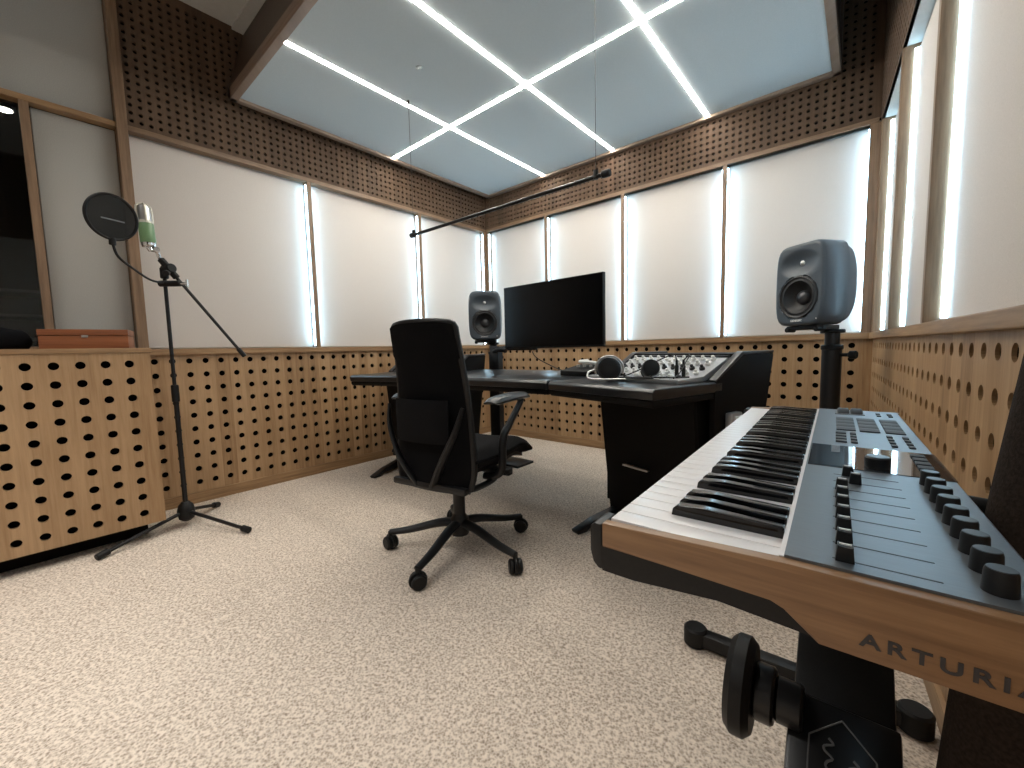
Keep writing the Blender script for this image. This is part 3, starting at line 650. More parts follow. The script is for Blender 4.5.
# ------------------------------------------------------------------ loudspeakers and their stands
def speaker(loc, rz, label):
    t = thing('studio_speaker', label, 'speaker', loc, rz, 'grey studio speakers on stands')
    W_, H_, D_ = .292, .434, .28; N = 64
    def loop(y, sx, sz, e=4.2, dz=0):
        out = []
        for i in range(N):
            a = 2*PI*i/N; c, s = math.cos(a), math.sin(a)
            f = (abs(c)**e+abs(s)**e)**(-1/e)
            # slight barrel: sides bow outward
            out.append(V(c*f*sx/2*(1-.06*(s*f)**2), y, s*f*sz/2+H_/2+dz))
        return out
    bm = B()
    secs = [(-.140, W_-.026, H_-.024, 6.5), (-.134, W_-.012, H_-.012, 6.5), (-.122, W_-.002, H_-.002, 7), (-.06, W_, H_, 7), (.02, W_-.004, H_-.002, 7), (.035, W_-.030, H_-.014, 5), (.09, W_-.045, H_-.03, 4), (.125, W_-.085, H_-.06, 3.2), (.140, W_-.14, H_-.12, 2.8)]
    rings = [[bm.verts.new(p) for p in loop(y, sx, sz, e)] for y, sx, sz, e in secs]
    for a, b_ in zip(rings, rings[1:]): bridge(bm, a, b_)
    bm.faces.new(rings[-1])
    # moulded baffle with a waveguide dish and woofer seat
    wz, wr = .150, .112; tz = .330
    def depth(p):
        x, z = p.x, p.z
        d = 0.0
        q = ((x/.118)**2+((z-tz+.004)/.068)**2)
        if q < 1: d = .026*(1-q)**1.1 if q > 0 else .026
        rr = math.hypot(x, z-wz)
        if rr < wr-.002: d = max(d, .075)
        return d
    outer = loop(-.140, W_-.026, H_-.024, 6.5); prev = rings[0]; K_ = 22
    for k in range(1, K_):
        f = 1-k/K_; cur = []
        for p in outer:
            q = V(p.x*f, -.140, (p.z-H_/2)*f+H_/2); q.y += depth(q); cur.append(bm.verts.new(q))
        bridge(bm, prev, cur); prev = cur
    bm.faces.new(prev)
    obj('enclosure', bm, 'spk', t, ang=50)
    F_ = lambda z: frame(V(0, -.128, z), V(1, 0, 0), V(0, 0, 1), V(0, -1, 0))
    bm = B(); lathe(bm, [(wr, -.004), (wr, .012), (wr-.006, .017), (wr-.014, .013), (wr-.016, .002)], n=48, M4=F_(wz), close=False); obj('woofer_ring', bm, 'cone', t)
    bm = B(); lathe(bm, [(wr-.014, .012), (wr-.026, .014), (wr-.034, .004), (.055, -.022), (.034, -.030), (.001, -.032)], n=48, M4=F_(wz), close=False); wf_ = obj('woofer_cone', bm, 'cone', t)
    bm = B(); lathe(bm, [(.038, -.028), (.034, -.018), (.022, -.009), (.001, -.005)], n=32, M4=F_(wz), close=False); obj('dust_cap', bm, 'dust', wf_)
    bm = B(); lathe(bm, [(.026, -.012), (.024, -.006), (.018, -.010)], n=28, M4=frame(V(0, -.120, tz), V(1, 0, 0), V(0, 0, 1), V(0, -1, 0)), close=False); obj('tweeter_ring', bm, 'cone', t)
    bm = B(); lathe(bm, [(.017, -.012), (.014, -.004), (.008, .001), (.001, .003)], n=24, M4=frame(V(0, -.120, tz), V(1, 0, 0), V(0, 0, 1), V(0, -1, 0)), close=False); obj('tweeter_dome', bm, 'steel', t, label='silver dome')
    bm = text_bm('GENELEC', .016, .001, frame(V(-.038, -.1412, .022), V(1, 0, 0), V(0, 0, 1), V(0, -1, 0))); obj('maker_lettering', bm, 'white', t, label='small pale lettering')
    bm = B(); lathe(bm, [(.003, 0), (.003, .003)], n=10, M4=frame(V(.108, -.138, .032), V(1, 0, 0), V(0, 0, 1), V(0, -1, 0))); obj('status_light', bm, 'white', t)
    bm = B()
    prism(bm, [(-.09, -.11), (.09, -.11), (.10, -.08), (.05, .09), (-.05, .09), (-.10, -.08)], frame(V(0, 0, -.022), V(1, 0, 0), V(0, 1, 0), V(0, 0, 1)), .022, bev=.004)
    for x in (-.085, .085): cyl(bm, (x, -.115, -.02), (x, -.06, -.02), .014, n=12, bev=.003)
    obj('isolation_foot', bm, 'black', t)
    return t
def spstand(loc, rz, label, h):
    t = thing('speaker_stand', label, 'speaker stand', loc, rz, 'black columns carrying the speakers')
    bm = B(); lathe(bm, [(.13, 0), (.13, .012), (.12, .018), (.06, .022)], n=36); obj('base_plate', bm, 'blackm', t)
    bm = B(); cyl(bm, (0, 0, .02), (0, 0, .97), .045, n=28); obj('lower_tube', bm, 'blackm', t)
    bm = B(); cyl(bm, (0, 0, .955), (0, 0, .985), .050, n=28, bev=.006); obj('collar', bm, 'black', t)
    bm = B(); cyl(bm, (0, 0, .985), (0, 0, h-.004), .034, n=24); obj('upper_tube', bm, 'blackm', t)
    bm = B(); cyl(bm, (.04, -.02, .93), (.085, -.04, .93), .010, n=10); cyl(bm, (.075, -.036, .93), (.105, -.048, .93), .022, n=14, bev=.004); obj('clamp_knob', bm, 'black', t)
    bm = B(); cyl(bm, (0, 0, h-.02), (0, 0, h-.001), .055, n=24, bev=.004); obj('top_plate', bm, 'black', t)
    return t
HS = 1.068
speaker((-2.660, 2.76, HS+.0225), R(38), 'grey studio speaker on a stand in far corner, left of the monitor')
spstand((-2.635, 2.82, 0), R(20), 'black speaker stand behind the desk, left of the monitor', HS)
speaker((-.195, 2.80, HS+.0225), R(-36), 'nearer grey studio speaker at right, right of the mixing console')
spstand((-.13, 2.83, 0), 0, 'thick black speaker stand at right, rising behind the keyboard', HS)

# ------------------------------------------------------------------ office chair
ch = thing('office_chair', 'black mesh-back swivel office chair standing at the desk', 'chair', (-1.51, 1.335, 0), R(10))
cyl_ = cyl
bm = B(); lathe(bm, [(.033, .08), (.045, .085), (.052, .12), (.045, .165), (.034, .18), (.030, .19)], n=24)
hub = obj('hub', bm, 'chairp', ch)
bm = B(); cyl(bm, (0, 0, .19), (0, 0, .34), .030, n=20); cyl(bm, (0, 0, .30), (0, 0, .42), .022, n=16); obj('gas_lift', bm, 'blackm', ch)
for k in range(5):
    a = R(28+72*k); d = V(math.sin(a), math.cos(a), 0)
    bm = B(); tube(bm, [d*.03+V(0, 0, .145), d*.12+V(0, 0, .135), d*.26+V(0, 0, .10), d*.362+V(0, 0, .085)], [.028, .025, .021, .018], n=12, flat=.8, up=(0, 0, 1)); obj('base_arm', bm, 'chairp', ch)
    cc = d*.362; sd = V(d.y, -d.x, 0); a2 = R(28+72*k+40); wdir = V(math.cos(a2), -math.sin(a2), 0)
    bm = B()
    for s in (-1, 1): cyl(bm, cc+wdir*(s*.006)+V(0, 0, .033), cc+wdir*(s*.030)+V(0, 0, .033), .033, n=22, bev=.006)
    ca = obj('caster', bm, 'black', ch)
    bm = B(); cyl(bm, cc+V(0, 0, .045), cc+V(0, 0, .09), .011, n=10); cyl(bm, cc-wdir*.007+V(0, 0, .036), cc+wdir*.007+V(0, 0, .036), .040, n=20, bev=.003); obj('caster_fork', bm, 'chairp', ca)
# mechanism, seat
bm = B(); box2(bm, (-.10, -.12, .405), (.10, .13, .455), bev=.012); box2(bm, (-.21, -.03, .43), (.30, .03, .455), bev=.006); obj('mechanism', bm, 'chairp', ch)
bm = B(); tube(bm, [(.10, .02, .43), (.20, .05, .42), (.235, .06, .415)], .008, n=8); box2(bm, (.22, .04, .402), (.27, .08, .425), bev=.006); obj('lever', bm, 'black', ch)
def seatfn(u, v):
    x = (u-.5)*.54; y = -.19+v*.51
    wv = 1-abs(2*u-1)**5; e = .93+.07*math.sin(PI*min(v*1.4, 1))
    z = .505+.018*abs(2*u-1)**2 - (.05*max(0, (v-.75)/.25)**2)
    return V(x*e, y, z)
def edgeth(u, v):
    e = min(u, 1-u, v, 1-v); return .075*min(1, (max(e, 0)/.12)+.0)**.5 + .012
bm = B(); sheet(bm, seatfn, 20, 20, edgeth); obj('seat', bm, 'seat', ch)
bm = B(); sheet(bm, lambda u, v: seatfn(.08+.84*u, .06+.86*v)-V(0, 0, .045), 12, 12, .02); obj('seat_pan', bm, 'chairp', ch)
# backrest: slightly curved cloth shell inside a frame
def backfn(u, v):
    hw = .218-.045*max(0, v-.15)/.85 - (.02*max(0, .08-v)/.08)**1
    x = (2*u-1)*hw+.02*(1-v)
    y = -.235+.03*math.sin(PI*v)*1.0-.02*v + .040*abs(2*u-1)**2.2
    z = .40+v*.725
    return V(x, y, z - .015*abs(2*u-1)**4*(1 if v > .9 else 0))
bm = B(); sheet(bm, backfn, 16, 26, lambda u, v: .040 if v > .80 else .022); obj('backrest', bm, 'mesh', ch, ang=60)
pts = [backfn(0, v/10) for v in range(0, 11)]+[backfn(u/6, 1) for u in range(1, 6)]+[backfn(1, 1-v/10) for v in range(0, 11)]
bm = B(); tube(bm, pts, .015, n=10, k=3); tube(bm, [backfn(u/6, 0) for u in range(7)], .018, n=10, k=3); obj('back_frame', bm, 'chairp', ch)
bm = B(); sheet(bm, lambda u, v: V((u-.5)*.30, -.262+.02*abs(2*u-1)**2, .60+v*.19), 10, 8, lambda u, v: .03*min(1, min(u, 1-u, v, 1-v)*6)+.006); obj('lumbar_pad', bm, 'seat', ch, label='raised lumbar pad')
for s in (-1, 1):
    bm = B(); tube(bm, [(s*.045, -.235, .40), (s*.12, -.262, .52), (s*.19, -.250, .66), (s*.215, -.225, .76)], [.022, .020, .016, .010], n=10, flat=.6); obj('back_brace', bm, 'chairp', ch)
bm = B()
for s in (-1, 1): tube(bm, [(s*.10, -.235, .405), (s*.10, -.17, .385), (s*.09, -.05, .41), (s*.07, .04, .43)], .018, n=10, flat=.7)
box2(bm, (-.19, -.25, .388), (.23, -.215, .42), bev=.012)
for s in (-1, 1): tube(bm, [(s*.18+.01, -.225, .402), (s*.215, -.15, .395), (s*.235, -.06, .405), (s*.25, -.03, .43)], .017, n=10, flat=.8)
obj('back_carrier', bm, 'chairp', ch)
for s in (-1, 1):
    bm = B(); tube(bm, [(s*.20, -.06, .425), (s*.255, -.05, .43), (s*.284, -.04, .47), (s*.288, -.03, .60), (s*.286, .03, .655), (s*.284, .13, .735), (s*.282, .16, .766)], [.020, .024, .024, .023, .021, .019, .018], n=12, flat=.75); am = obj('arm_support', bm, 'chairp', ch)
    def pad(u, v, s=s):
        y = -.12+v*.31; x = s*(.280+.012*math.sin(PI*v))+(u-.5)*.085*(1-.25*abs(2*v-1)**3); return V(x, y, .785-.012*abs(2*v-1)**2-.006*abs(2*u-1)**2)
    bm = B(); sheet(bm, pad, 8, 16, lambda u, v: .026*min(1, min(u, 1-u, v*1.5, (1-v)*1.5)*7)+.006); obj('armrest', bm, 'armpad', ch)

# ------------------------------------------------------------------ microphone stand, microphone, pop filter
ms = thing('microphone_stand', 'black tripod microphone stand with tilted boom beside the cabinet', 'microphone stand', (-3.03, .53, 0))
top = V(-3.03, .53, 1.475)
bm = B(); cyl(bm, (-3.03, .53, .09), (-3.03, .53, .78), .0125, n=14); obj('lower_pole', bm, 'blackm', ms, world=True)
bm = B(); cyl(bm, (-3.03, .53, .74), (-3.03, .53, .84), .019, n=16, bev=.004); obj('height_grip', bm, 'black', ms, world=True)
bm = B(); cyl(bm, (-3.03, .53, .80), top, .0095, n=12); obj('upper_pole', bm, 'blackm', ms, world=True)
bm = B(); lathe(bm, [(.02, .03), (.038, .045), (.044, .09), (.036, .125), (.018, .145)], n=24, M4=Matrix.Translation((-3.03, .53, 0))); obj('leg_hub', bm, 'black', ms, world=True)
for f in ((-2.865, .155, .022), (-2.615, .715, .022), (-3.215, .72, .022)):
    f = Vector(f); d = (f-V(-3.03, .53, .08)); st_ = V(-3.03, .53, .085)+V(d.x, d.y, 0).normalized()*.03
    bm = B(); cyl(bm, st_, f, .010, n=12); lg = obj('leg', bm, 'blackm', ms, world=True)
    e = (f-st_).normalized(); bm = B(); cyl(bm, f-e*.03, f+e*.025, .0175, n=14, bev=.004); obj('rubber_foot', bm, 'black', lg, world=True)
b0, b1 = V(-2.94, .865, 1.003), V(-3.01, .512, 1.555)
bm = B(); cyl(bm, b0, b1, .0085, n=12); obj('boom', bm, 'blackm', ms, world=True)
bm = B(); e = (b1-b0).normalized(); cyl(bm, b0-e*.01, b0+e*.05, .013, n=12, bev=.003); obj('boom_end_cap', bm, 'black', ms, world=True)
pv = b0+(b1-b0)*.90
bm = B(); cyl(bm, top-V(0, 0, .03), top+V(0, 0, .03), .020, n=16, bev=.004); cyl(bm, pv-V(.03, .01, 0), pv+V(.03, .01, 0), .026, n=18, bev=.005); cyl(bm, pv-e*.06, pv+e*.06, .018, n=14, bev=.004); tube(bm, [top, top+V(0, 0, .03), pv], .016, n=10); obj('boom_clutch', bm, 'black', ms, world=True)
bm = B(); cyl(bm, pv+V(.02, .0, -.02), pv+V(.055, -.02, -.035), .006, n=8); cyl(bm, pv+V(.05, -.018, -.033), pv+V(.075, -.03, -.04), .016, n=12, bev=.003); obj('clutch_knob', bm, 'black', ms, world=True)
# microphone
mb = V(-3.00, .470, 1.615)
mic = thing('microphone', 'mint green condenser microphone with cream grille on the boom', 'microphone', mb)
tl = Matrix.Translation(mb) @ Euler((R(2), R(-3), 0)).to_matrix().to_4x4()
bm = B(); lathe(bm, [(.022, -.012), (.030, -.010), (.033, 0), (.033, .010)], n=28, M4=tl); obj('base_ring', bm, 'chrome', mic, world=True)
bm = B(); lathe(bm, [(.033, .010), (.034, .012), (.034, .112), (.033, .114)], n=28, M4=tl); obj('body', bm, 'green', mic, world=True, label='mint green barrel')
bm = B(); lathe(bm, [(.034, .114), (.034, .124), (.031, .128)], n=28, M4=tl); obj('collar', bm, 'cream', mic, world=True)
bm = B(); lathe(bm, [(.028, .126), (.029, .19), (.026, .206), (.015, .214), (.001, .216)], n=24, M4=tl); obj('grille', bm, 'steel', mic, world=True, label='metal mesh head')
bm = B()
tube(bm, [tl @ V(.031, 0, .122), tl @ V(.032, 0, .19), tl @ V(.024, 0, .213), tl @ V(0, 0, .22), tl @ V(-.024, 0, .213), tl @ V(-.032, 0, .19), tl @ V(-.031, 0, .122)], .0055, n=8)
tube(bm, [tl @ V(0, .031, .122), tl @ V(0, .032, .19), tl @ V(0, .024, .213), tl @ V(0, 0, .22), tl @ V(0, -.024, .213), tl @ V(0, -.032, .19), tl @ V(0, -.031, .122)], .0055, n=8); obj('grille_frame', bm, 'cream', mic, world=True)
bm = B(); cyl(bm, mb+V(0, 0, -.012), mb+V(0, .01, -.03), .014, n=12); tube(bm, [mb+V(0, .005, -.025), mb+V(.0, .03, -.028), b1+V(0, -.0, .0)], .010, n=10); cyl(bm, mb+V(-.016, .03, -.02), mb+V(.016, .03, -.02), .014, n=12); obj('swivel_mount', bm, 'chrome', mic, world=True)
# pop filter
pc = V(-2.63, .292, 1.643)
pop = thing('pop_filter', 'round black gauze pop filter on a gooseneck before the microphone', 'pop filter', pc)
nf = (V(0, 0, 1.0)-pc).normalized(); nf = Matrix.Rotation(R(30), 3, 'Z') @ nf; nf = (nf+V(0, 0, .12)).normalized(); x_, y_ = axes(nf); TF = frame(pc, x_, y_, nf)
RPF = .098
bm = B()
for k in range(48):
    pass
rr = [TF @ V(RPF*math.cos(2*PI*k/48), RPF*math.sin(2*PI*k/48), 0) for k in range(48)]
prev = None; rings = []
for k in range(48):
    c = rr[k]; rad = (c-pc).normalized()
    rings.append([bm.verts.new(c+rad*.006*math.cos(a)+nf*.009*math.sin(a)) for a in [2*PI*q/8 for q in range(8)]])
for k in range(48): bridge(bm, rings[k], rings[(k+1) % 48])
obj('hoop', bm, 'black', pop, world=True)
for dz in (-.005, .005):
    bm = B(); lathe(bm, [(.001, dz), (.05, dz*1.05), (RPF, dz)], n=48, M4=TF, close=False); obj('gauze', bm, 'gauze', pop, world=True, label='thin black nylon gauze')
dvec = -(V(0, 0, 1)-nf*nf.z).normalized(); bot = pc+dvec*(RPF+.004)
bm = B(); cyl(bm, bot-dvec*.012, bot+dvec*.022, .013, n=12, bev=.003); obj('hoop_clamp', bm, 'black', pop, world=True)
cl = V(-3.015, .535, 1.415)
bm = B(); tube(bm, [bot+dvec*.015, bot+dvec*.07+V(-.01, .02, 0), V(-2.74, .365, 1.435), V(-2.86, .44, 1.408), cl+V(.02, -.02, 0)], .0055, n=8); obj('gooseneck', bm, 'black', pop, world=True)
bm = B(); cyl(bm, cl+V(-.02, -.03, 0), cl+V(.06, .05, 0), .017, n=12, bev=.003); obj('pole_clamp', bm, 'black', pop, world=True)
bm = B(); cyl(bm, cl+V(.06, .05, 0), cl+V(.085, .075, 0), .008, n=10); cyl(bm, cl+V(.085, .075, -.02), cl+V(.085, .075, .02), .006, n=8); obj('clamp_screw', bm, 'chrome', pop, world=True)
yy = V(0, 0, 1)-nf*nf.z; yy.normalize(); xx = yy.cross(nf)
bm = B(); box2(bm, (-.045, -.003, .0), (.045, .003, .0006), M4=frame(pc+nf*.0068-yy*.012, xx, yy, nf)); obj('printed_mark', bm, 'logo', pop, world=True, label='faint grey printed mark')

# ------------------------------------------------------------------ keyboard (metres, scaled K)
th = R(2.35)
O3 = V(-.181, .329, .835-1.0)*K + V(0, 0, 1.0)
def k3(*a): return V(*a)*K
kb = thing('keyboard_controller', 'wood-ended MIDI keyboard in the right foreground on a black stand', 'keyboard', O3, th)
LEN = .892
# oak end cheeks
prof = [(0, .000), (.145, .0058), (.282, .0062), (.282, -.047), (.165, -.047), (.145, -.0275), (.136, -.0238), (0, -.0232)]
for u0 in (.0082, LEN-.018):
    bm = B(); prism(bm, [(x*K, z*K) for x, z in prof], frame(V(0, u0*K, 0), V(1, 0, 0), V(0, 0, 1), V(0, 1, 0)), (.0105 if u0 < .1 else .018)*K, bev=.0015*K); e_ = obj('end_cheek', bm, 'kwood', kb, label='solid wood end cheek')
    if u0 < .1:
        bm = text_bm('ARTURIA', .0125*K, .0003*K, frame(V(.1870*K, .0079*K, -.0370*K), V(1.22, 0, 0), V(0, 0, 1), V(0, -1, 0)), spacing=1.36, bold=.00035); obj('lettering', bm, 'letter', e_, label='dark lettering ARTURIA')
# black base tray
bm = B(); bp_ = [(-.006, -.030), (-.012, -.024), (-.0125, -.006), (-.008, -.002), (.004, -.003), (.004, -.020), (.276, -.020), (.276, -.046), (.17, -.046), (.145, -.030), (.09, -.036), (.02, -.046), (0.004, -.044)]
prism(bm, [(x*K, z*K) for x, z in [(-.001, -.044), (-.002, -.030), (-.002, -.010), (-.0015, -.006), (-.001, -.004), (-.001, -.023), (.135, -.023), (.16, -.028), (.272, -.028), (.272, -.044), (.17, -.044), (.10, -.040), (.03, -.047), (0, -.047)]], frame(V(0, .0092*K, 0), V(1, 0, 0), V(0, 0, 1), V(0, 1, 0)), (LEN-.011)*K)
obj('base_tray', bm, 'black', kb)
for u0 in (.0092, LEN-.033):
    bm = B(); prism(bm, [(x*K, z*K) for x, z in [(-.010, -.041), (-.013, -.030), (-.013, -.006), (-.009, -.002), (-.0012, -.002), (-.0012, -.047), (-.005, -.046)]], frame(V(0, u0*K, 0), V(1, 0, 0), V(0, 0, 1), V(0, 1, 0)), .032*K, bev=.002*K); obj('corner_bumper', bm, 'blackm', kb)
bm = B(); box2(bm, k3(.0, .019, -.022), k3(.278, LEN-.019, -.012)); obj('key_bed', bm, 'black', kb)
# white and black keys
KW = .846/36; u_s = .0235
for i in range(36):
    a = u_s+i*KW
    bm = B(); box2(bm, k3(.002, a+.0005, -.012), k3(.139, a+KW-.0005, .0), bev=.0010*K, seg=2); obj('white_key', bm, 'kwhite', kb)
blacks = []
for i in range(35):
    # nearest key is the top C; going away: B A G F E D C ...
    nm = 'CBAGFED'[i % 7]
    if nm not in 'CF': blacks.append(u_s+(i+1)*KW)
for a in blacks:
    bm = B(); hw = .0052
    def bk(u, v, a=a): return k3(.047+.0915*v, a+(u-.5)*2*hw*(1-.0), 0)
    prism(bm, [(x*K, z*K) for x, z in [(.0455, -.004), (.0475, .0065), (.052, .0105), (.075, .0118), (.139, .0095), (.139, -.004)]], frame(V(0, (a-hw)*K, 0), V(1, 0, 0), V(0, 0, 1), V(0, 1, 0)), 2*hw*K, bev=.0012*K, seg=3); obj('black_key', bm, 'kblack', kb)
bm = B(); box2(bm, k3(.1392, .019, -.010), k3(.1425, LEN-.019, .0065)); obj('felt_strip', bm, 'kwhite', kb, label='thin pale strip behind the keys')
# control panel
PT = .008
bm = B(); prism(bm, [(x*K, z*K) for x, z in [(.1427, -.012), (.1427, PT), (.277, PT), (.279, PT-.002), (.279, -.012)]], frame(V(0, .0182*K, 0), V(1, 0, 0), V(0, 0, 1), V(0, 1, 0)), (LEN-.0364)*K); pan = obj('control_panel', bm, 'kpanel', kb, label='brushed blue-grey metal panel')
bm = B(); box2(bm, k3(.1445, .309, PT), k3(.2785, .446, PT+.0008)); gs = obj('glass_strip', bm, 'kglass', kb, label='glossy black glass strip')
bm = B(); box2(bm, k3(.146, .313, PT+.0008), k3(.182, .441, PT+.0011)); obj('display', bm, 'kscreen', gs)
for i in range(6):
    bm = B(); box2(bm, k3(.168, .395+i*.0085, PT+.0011), k3(.178, .400+i*.0085, PT+.0016)); obj('display_icon', bm, 'logo', gs)
for i in range(5):
    bm = B(); box2(bm, k3(.252, .325+i*.022, PT+.0008), k3(.266, .340+i*.022, PT+.003), bev=.0008*K); obj('glass_button', bm, 'pad', gs)
bm = B(); lathe(bm, [(.0125*K, 0), (.0125*K, .012*K), (.011*K, .0135*K), (.001, .0137*K)], n=32, M4=Matrix.Translation(k3(.2135, .333, PT+.0008))); dl_ = obj('main_dial', bm, 'knob', kb, label='large black encoder dial')
bm = B(); lathe(bm, [(.0105*K, 0), (.0105*K, .0003*K)], n=32, M4=Matrix.Translation(k3(.2135, .333, PT+.0147))); obj('dial_cap', bm, 'knobtop', dl_)
FPOS = [.178]*7+[.190, .184]
for i in range(9):
    u = .033+.0303*i
    bm = B(); box2(bm, k3(.171, u-.0008, PT-.0002), k3(.2275, u+.0008, PT+.0003)); sl_ = obj('fader_slot', bm, 'rackdark', kb)
    v_ = FPOS[i]
    bm = B(); prism(bm, [((v_-.0055)*K, PT*K), ((v_-.0045)*K, (PT+.012)*K), (v_*K, (PT+.0105)*K), ((v_+.0045)*K, (PT+.012)*K), ((v_+.0055)*K, PT*K)], frame(V(0, (u-.0045)*K, 0), V(1, 0, 0), V(0, 0, 1), V(0, 1, 0)), .009*K, bev=.0006*K); fc = obj('fader_cap', bm, 'knob', kb)
    bm = B(); box2(bm, k3(v_-.0035, u-.0006, PT+.0114), k3(v_+.0035, u+.0006, PT+.0123)); obj('fader_mark', bm, 'white', fc)
    uk = .039+.0303*i
    bm = B(); lathe(bm, [(.0082*K, 0), (.0076*K, .013*K), (.0070*K, .0150*K), (.001, .0152*K)], n=28, M4=Matrix.Translation(k3(.2528, uk, PT))); kk_ = obj('rotary_knob', bm, 'knob', kb)
    bm = B(); lathe(bm, [(.0066*K, 0), (.0066*K, .0003*K)], n=24, M4=Matrix.Translation(k3(.2528, uk, PT+.0151))); obj('knob_cap', bm, 'knobtop', kk_)
# pad fields: three blocks split into pads, with rows of buttons
for (v0, v1) in ((.174, .201), (.206, .233), (.240, .265)):
    for i in range(4):
        bm = B(); uu = .590+i*.0385; box2(bm, k3(v0, uu, PT), k3(v1, uu+.037, PT+.0018), bev=.0006*K); obj('drum_pad', bm, 'pad', kb)
for (v0, v1, ua, ub) in ((.173, .187, .472, .572), (.192, .200, .472, .572), (.238, .245, .47, .567), (.257, .264, .47, .567)):
    for i in range(4):
        d = (ub-ua)/4; bm = B(); box2(bm, k3(v0, ua+i*d+.005, PT), k3(v1, ua+(i+1)*d-.005, PT+.0022), bev=.0005*K); obj('panel_button', bm, 'pad', kb)
for v0 in (.240, .258):
    for i in range(2): bm = B(); box2(bm, k3(v0, .790+i*.026, PT), k3(v0+.007, .808+i*.026, PT+.002), bev=.0005*K); obj('panel_button', bm, 'pad', kb)
bm = B(); box2(bm, k3(.172, .795, PT), k3(.222, .862, PT+.0012), bev=.0005*K); obj('wheel_frame', bm, 'logo', kb, label='pale rim around the wheels')
for v0, nm in ((.176, 'pitch_wheel'), (.1985, 'modulation_wheel')):
    bm = B(); T = frame(k3(v0, .828, PT-.036), V(0, 1, 0), V(0, 0, 1), V(1, 0, 0)); lathe(bm, [(.044*K, 0), (.046*K, .002*K), (.046*K, .018*K), (.044*K, .020*K)], n=64, M4=T); obj(nm, bm, 'knob', kb)

# cable at the keyboard's back
P0 = O3+Matrix.Rotation(th, 3, 'Z') @ k3(.279, .285, -.006)
t = thing('usb_cable', 'black cable plugged into the back of the keyboard', 'cable', P0)
bm = B(); tube(bm, [P0, P0+V(.03, .0, -.002)], .009, n=12, k=1); obj('plug', bm, 'black', t, world=True)
bm = B(); tube(bm, [P0+V(.03, 0, -.002), P0+V(.05, .0, -.02), P0+V(.055, .02, -.20), P0+V(.05, .06, -.55), P0+V(.055, .2, -.80)], .0045, n=8); obj('lead', bm, 'black', t, world=True)

# ------------------------------------------------------------------ X stand under the keyboard
RT = Matrix.Translation(O3) @ Matrix.Rotation(th, 4, 'Z')      # keyboard frame
xs = thing('keyboard_stand', 'black folding cross-legged stand under the keyboard', 'keyboard stand', (RT @ V(.13, .55, 0)).xy.to_3d(), th)
def kp(v, u, z):  # keyboard axes, z in drawing units from the floor
    p = RT @ V(v*K, u*K, 0); return V(p.x, p.y, z)
def bar(a, b_, w_, t_, name, mt='black', bev=.006, par=xs):
    """rectangular bar from a to b, wide along the v axis, thick across it"""
    d = (b_-a); L_ = d.length; d.normalize(); vx = Matrix.Rotation(th, 3, 'Z') @ V(1, 0, 0); n_ = vx.cross(d).normalized()
    bm = B(); box2(bm, (-w_/2, 0, -t_/2), (w_/2, L_, t_/2), bev=bev, M4=frame(a, vx, d, n_)); return obj(name, bm, mt, par, world=True)
ZU = O3.z-.047*K-.002
A0, A1 = kp(.165, .93, .06), kp(.190, .42, .38)              # strut from the far foot to the pivot
B0, B1 = kp(.190, .02, .04), kp(.196, .72, ZU-.06)        # main column, leaning away from the camera
bar(A0, A1, .09, .04, 'leg'); lb = bar(B0, B1, .128, .05, 'leg')
d = (B1-B0).normalized(); bar(B0+d*.02, B0+d*.548, .138, .064, 'leg_sleeve', mt='blacks', par=xs)
# hexagon badge on leg B's upper face
d = (B1-B0).normalized(); vx = Matrix.Rotation(th, 3, 'Z') @ V(1, 0, 0); n_ = vx.cross(d).normalized()
bc = B0+d*.455
FB = frame(bc+n_*.0330, vx, d, n_)
bm = B()
hx = [(.0, .075), (.040, .040), (.040, -.040), (0, -.075), (-.040, -.040), (-.040, .040)]
for i in range(6):
    a, b_ = Vector((*hx[i], 0)), Vector((*hx[(i+1) % 6], 0)); cyl(bm, FB @ a, FB @ b_, .0012, n=6)
for lx, y0 in ((-.016, .045), (.014, .03)):
    tube(bm, [FB @ V(lx+.005*math.sin(q*1.9)*(1+.5*math.sin(q*.7)), y0-q*.006, 0) for q in range(14)], .0018, n=6, k=3)
hexo = obj('hexagon_badge', bm, 'logo', lb, world=True, label='thin grey hexagon outline')
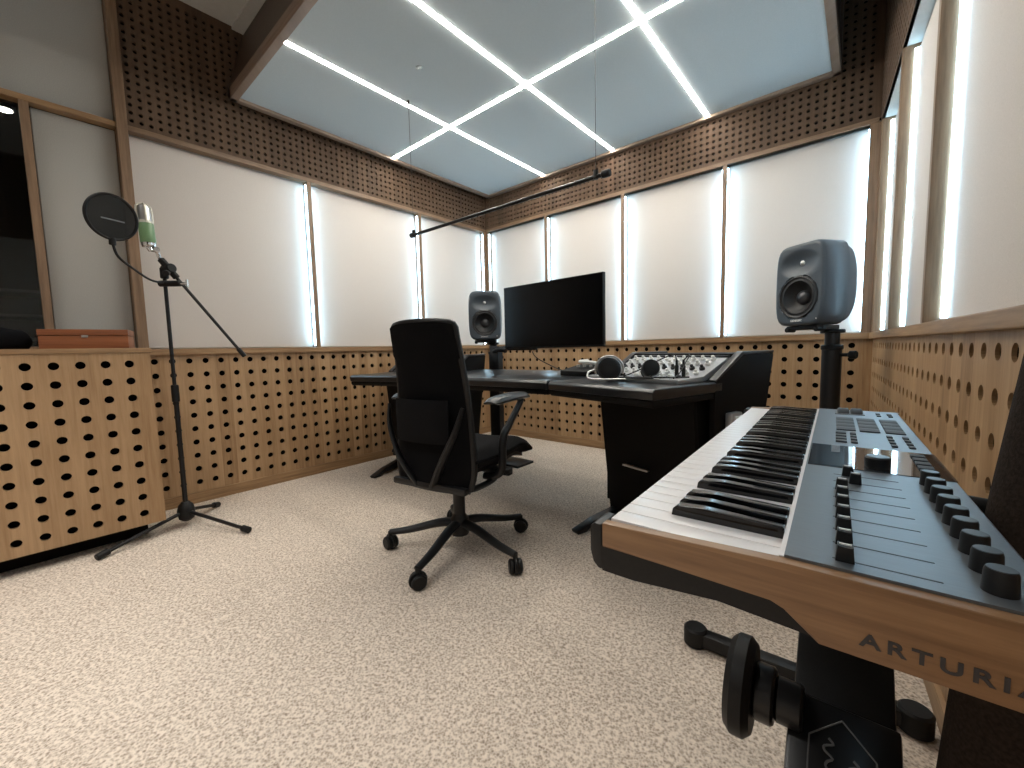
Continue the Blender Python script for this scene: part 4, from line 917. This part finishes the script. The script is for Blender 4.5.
# feet and supports
def foot(u, name='foot_bar', z=.03, v0=-.215, v1=.36):
    a, b_ = kp(v0, u, z), kp(v1, u, z); bm = B(); dd = (b_-a); L_ = dd.length; dd.normalize(); uy = V(0, 0, 1); ny = dd.cross(uy)
    box2(bm, (0, -.022, -.022), (L_, .022, .022), bev=.005, M4=frame(a, dd, uy, ny)); o = obj(name, bm, 'blackm', xs, world=True)
    for c in (a, b_):
        bm = B(); cyl(bm, c+V(0, 0, -z), c+V(0, 0, .032), .036, n=24, bev=.006); obj('end_cap', bm, 'black', o, world=True)
foot(.915, v0=-.135, v1=.342); foot(.03, v0=-.12, v1=.32)
for u in (.30, .74):
    a, b_ = kp(-.02, u, ZU-.018), kp(.27, u, ZU-.018)
    bm = B(); cyl(bm, a, b_, .014, n=16, bev=.004); sb = obj('support_bar', bm, 'blackm', xs, world=True)
    q = (b_-a).normalized(); bm = B(); cyl(bm, a-q*.004, a+q*.03, .0165, n=16, bev=.003); obj('rubber_cap', bm, 'black', sb, world=True)
bm = B(); prism(bm, [(-.03, 0), (.03, 0), (.03, .03), (-.03, .03)], frame(kp(.196, .26, ZU-.065), Matrix.Rotation(th, 3, 'Z') @ V(1, 0, 0), V(0, 0, 1), Matrix.Rotation(th, 3, 'Z') @ V(0, 1, 0)), .58, bev=.004); obj('top_rail', bm, 'blackm', xs, world=True)
# pivot with its big round lock wheel
vx = Matrix.Rotation(th, 3, 'Z') @ V(1, 0, 0)
pc_ = kp(.068, .35, .413)
bm = B(); cyl(bm, pc_-vx*.016, pc_+vx*.022, .078, r2=.078, n=44, bev=.010); lw = obj('lock_wheel', bm, 'black', xs, world=True, label='large round black locking wheel')
bm = B(); cyl(bm, pc_+vx*.022, pc_+vx*.052, .044, n=28, bev=.004); cyl(bm, pc_+vx*.052, pc_+vx*.09, .034, n=24, bev=.004); obj('pivot_hub', bm, 'blacks', xs, world=True)

# ------------------------------------------------------------------ brown cloth roll behind the keyboard
t = thing('cloth_roll', 'tall dark brown felt roll between keyboard and right wall', 'cloth roll', (.165, .62, 0))
def rollp(z, k=0): return V(.128+.088*z-.0*k, .62, z)
bm = B()
tube(bm, [V(.110, .66, .0), V(.138, .66, .35), V(.158, .66, .7), V(.186, .66, 1.0), V(.196, .66, 1.12)], [.062, .062, .060, .058, .050], n=26, k=5); obj('roll_body', bm, 'roll', t, world=True)
bm = B(); tube(bm, [V(.158, .66, .70), V(.160, .66, .716)], .063, n=26, k=1); obj('strap', bm, 'black', t, world=True)
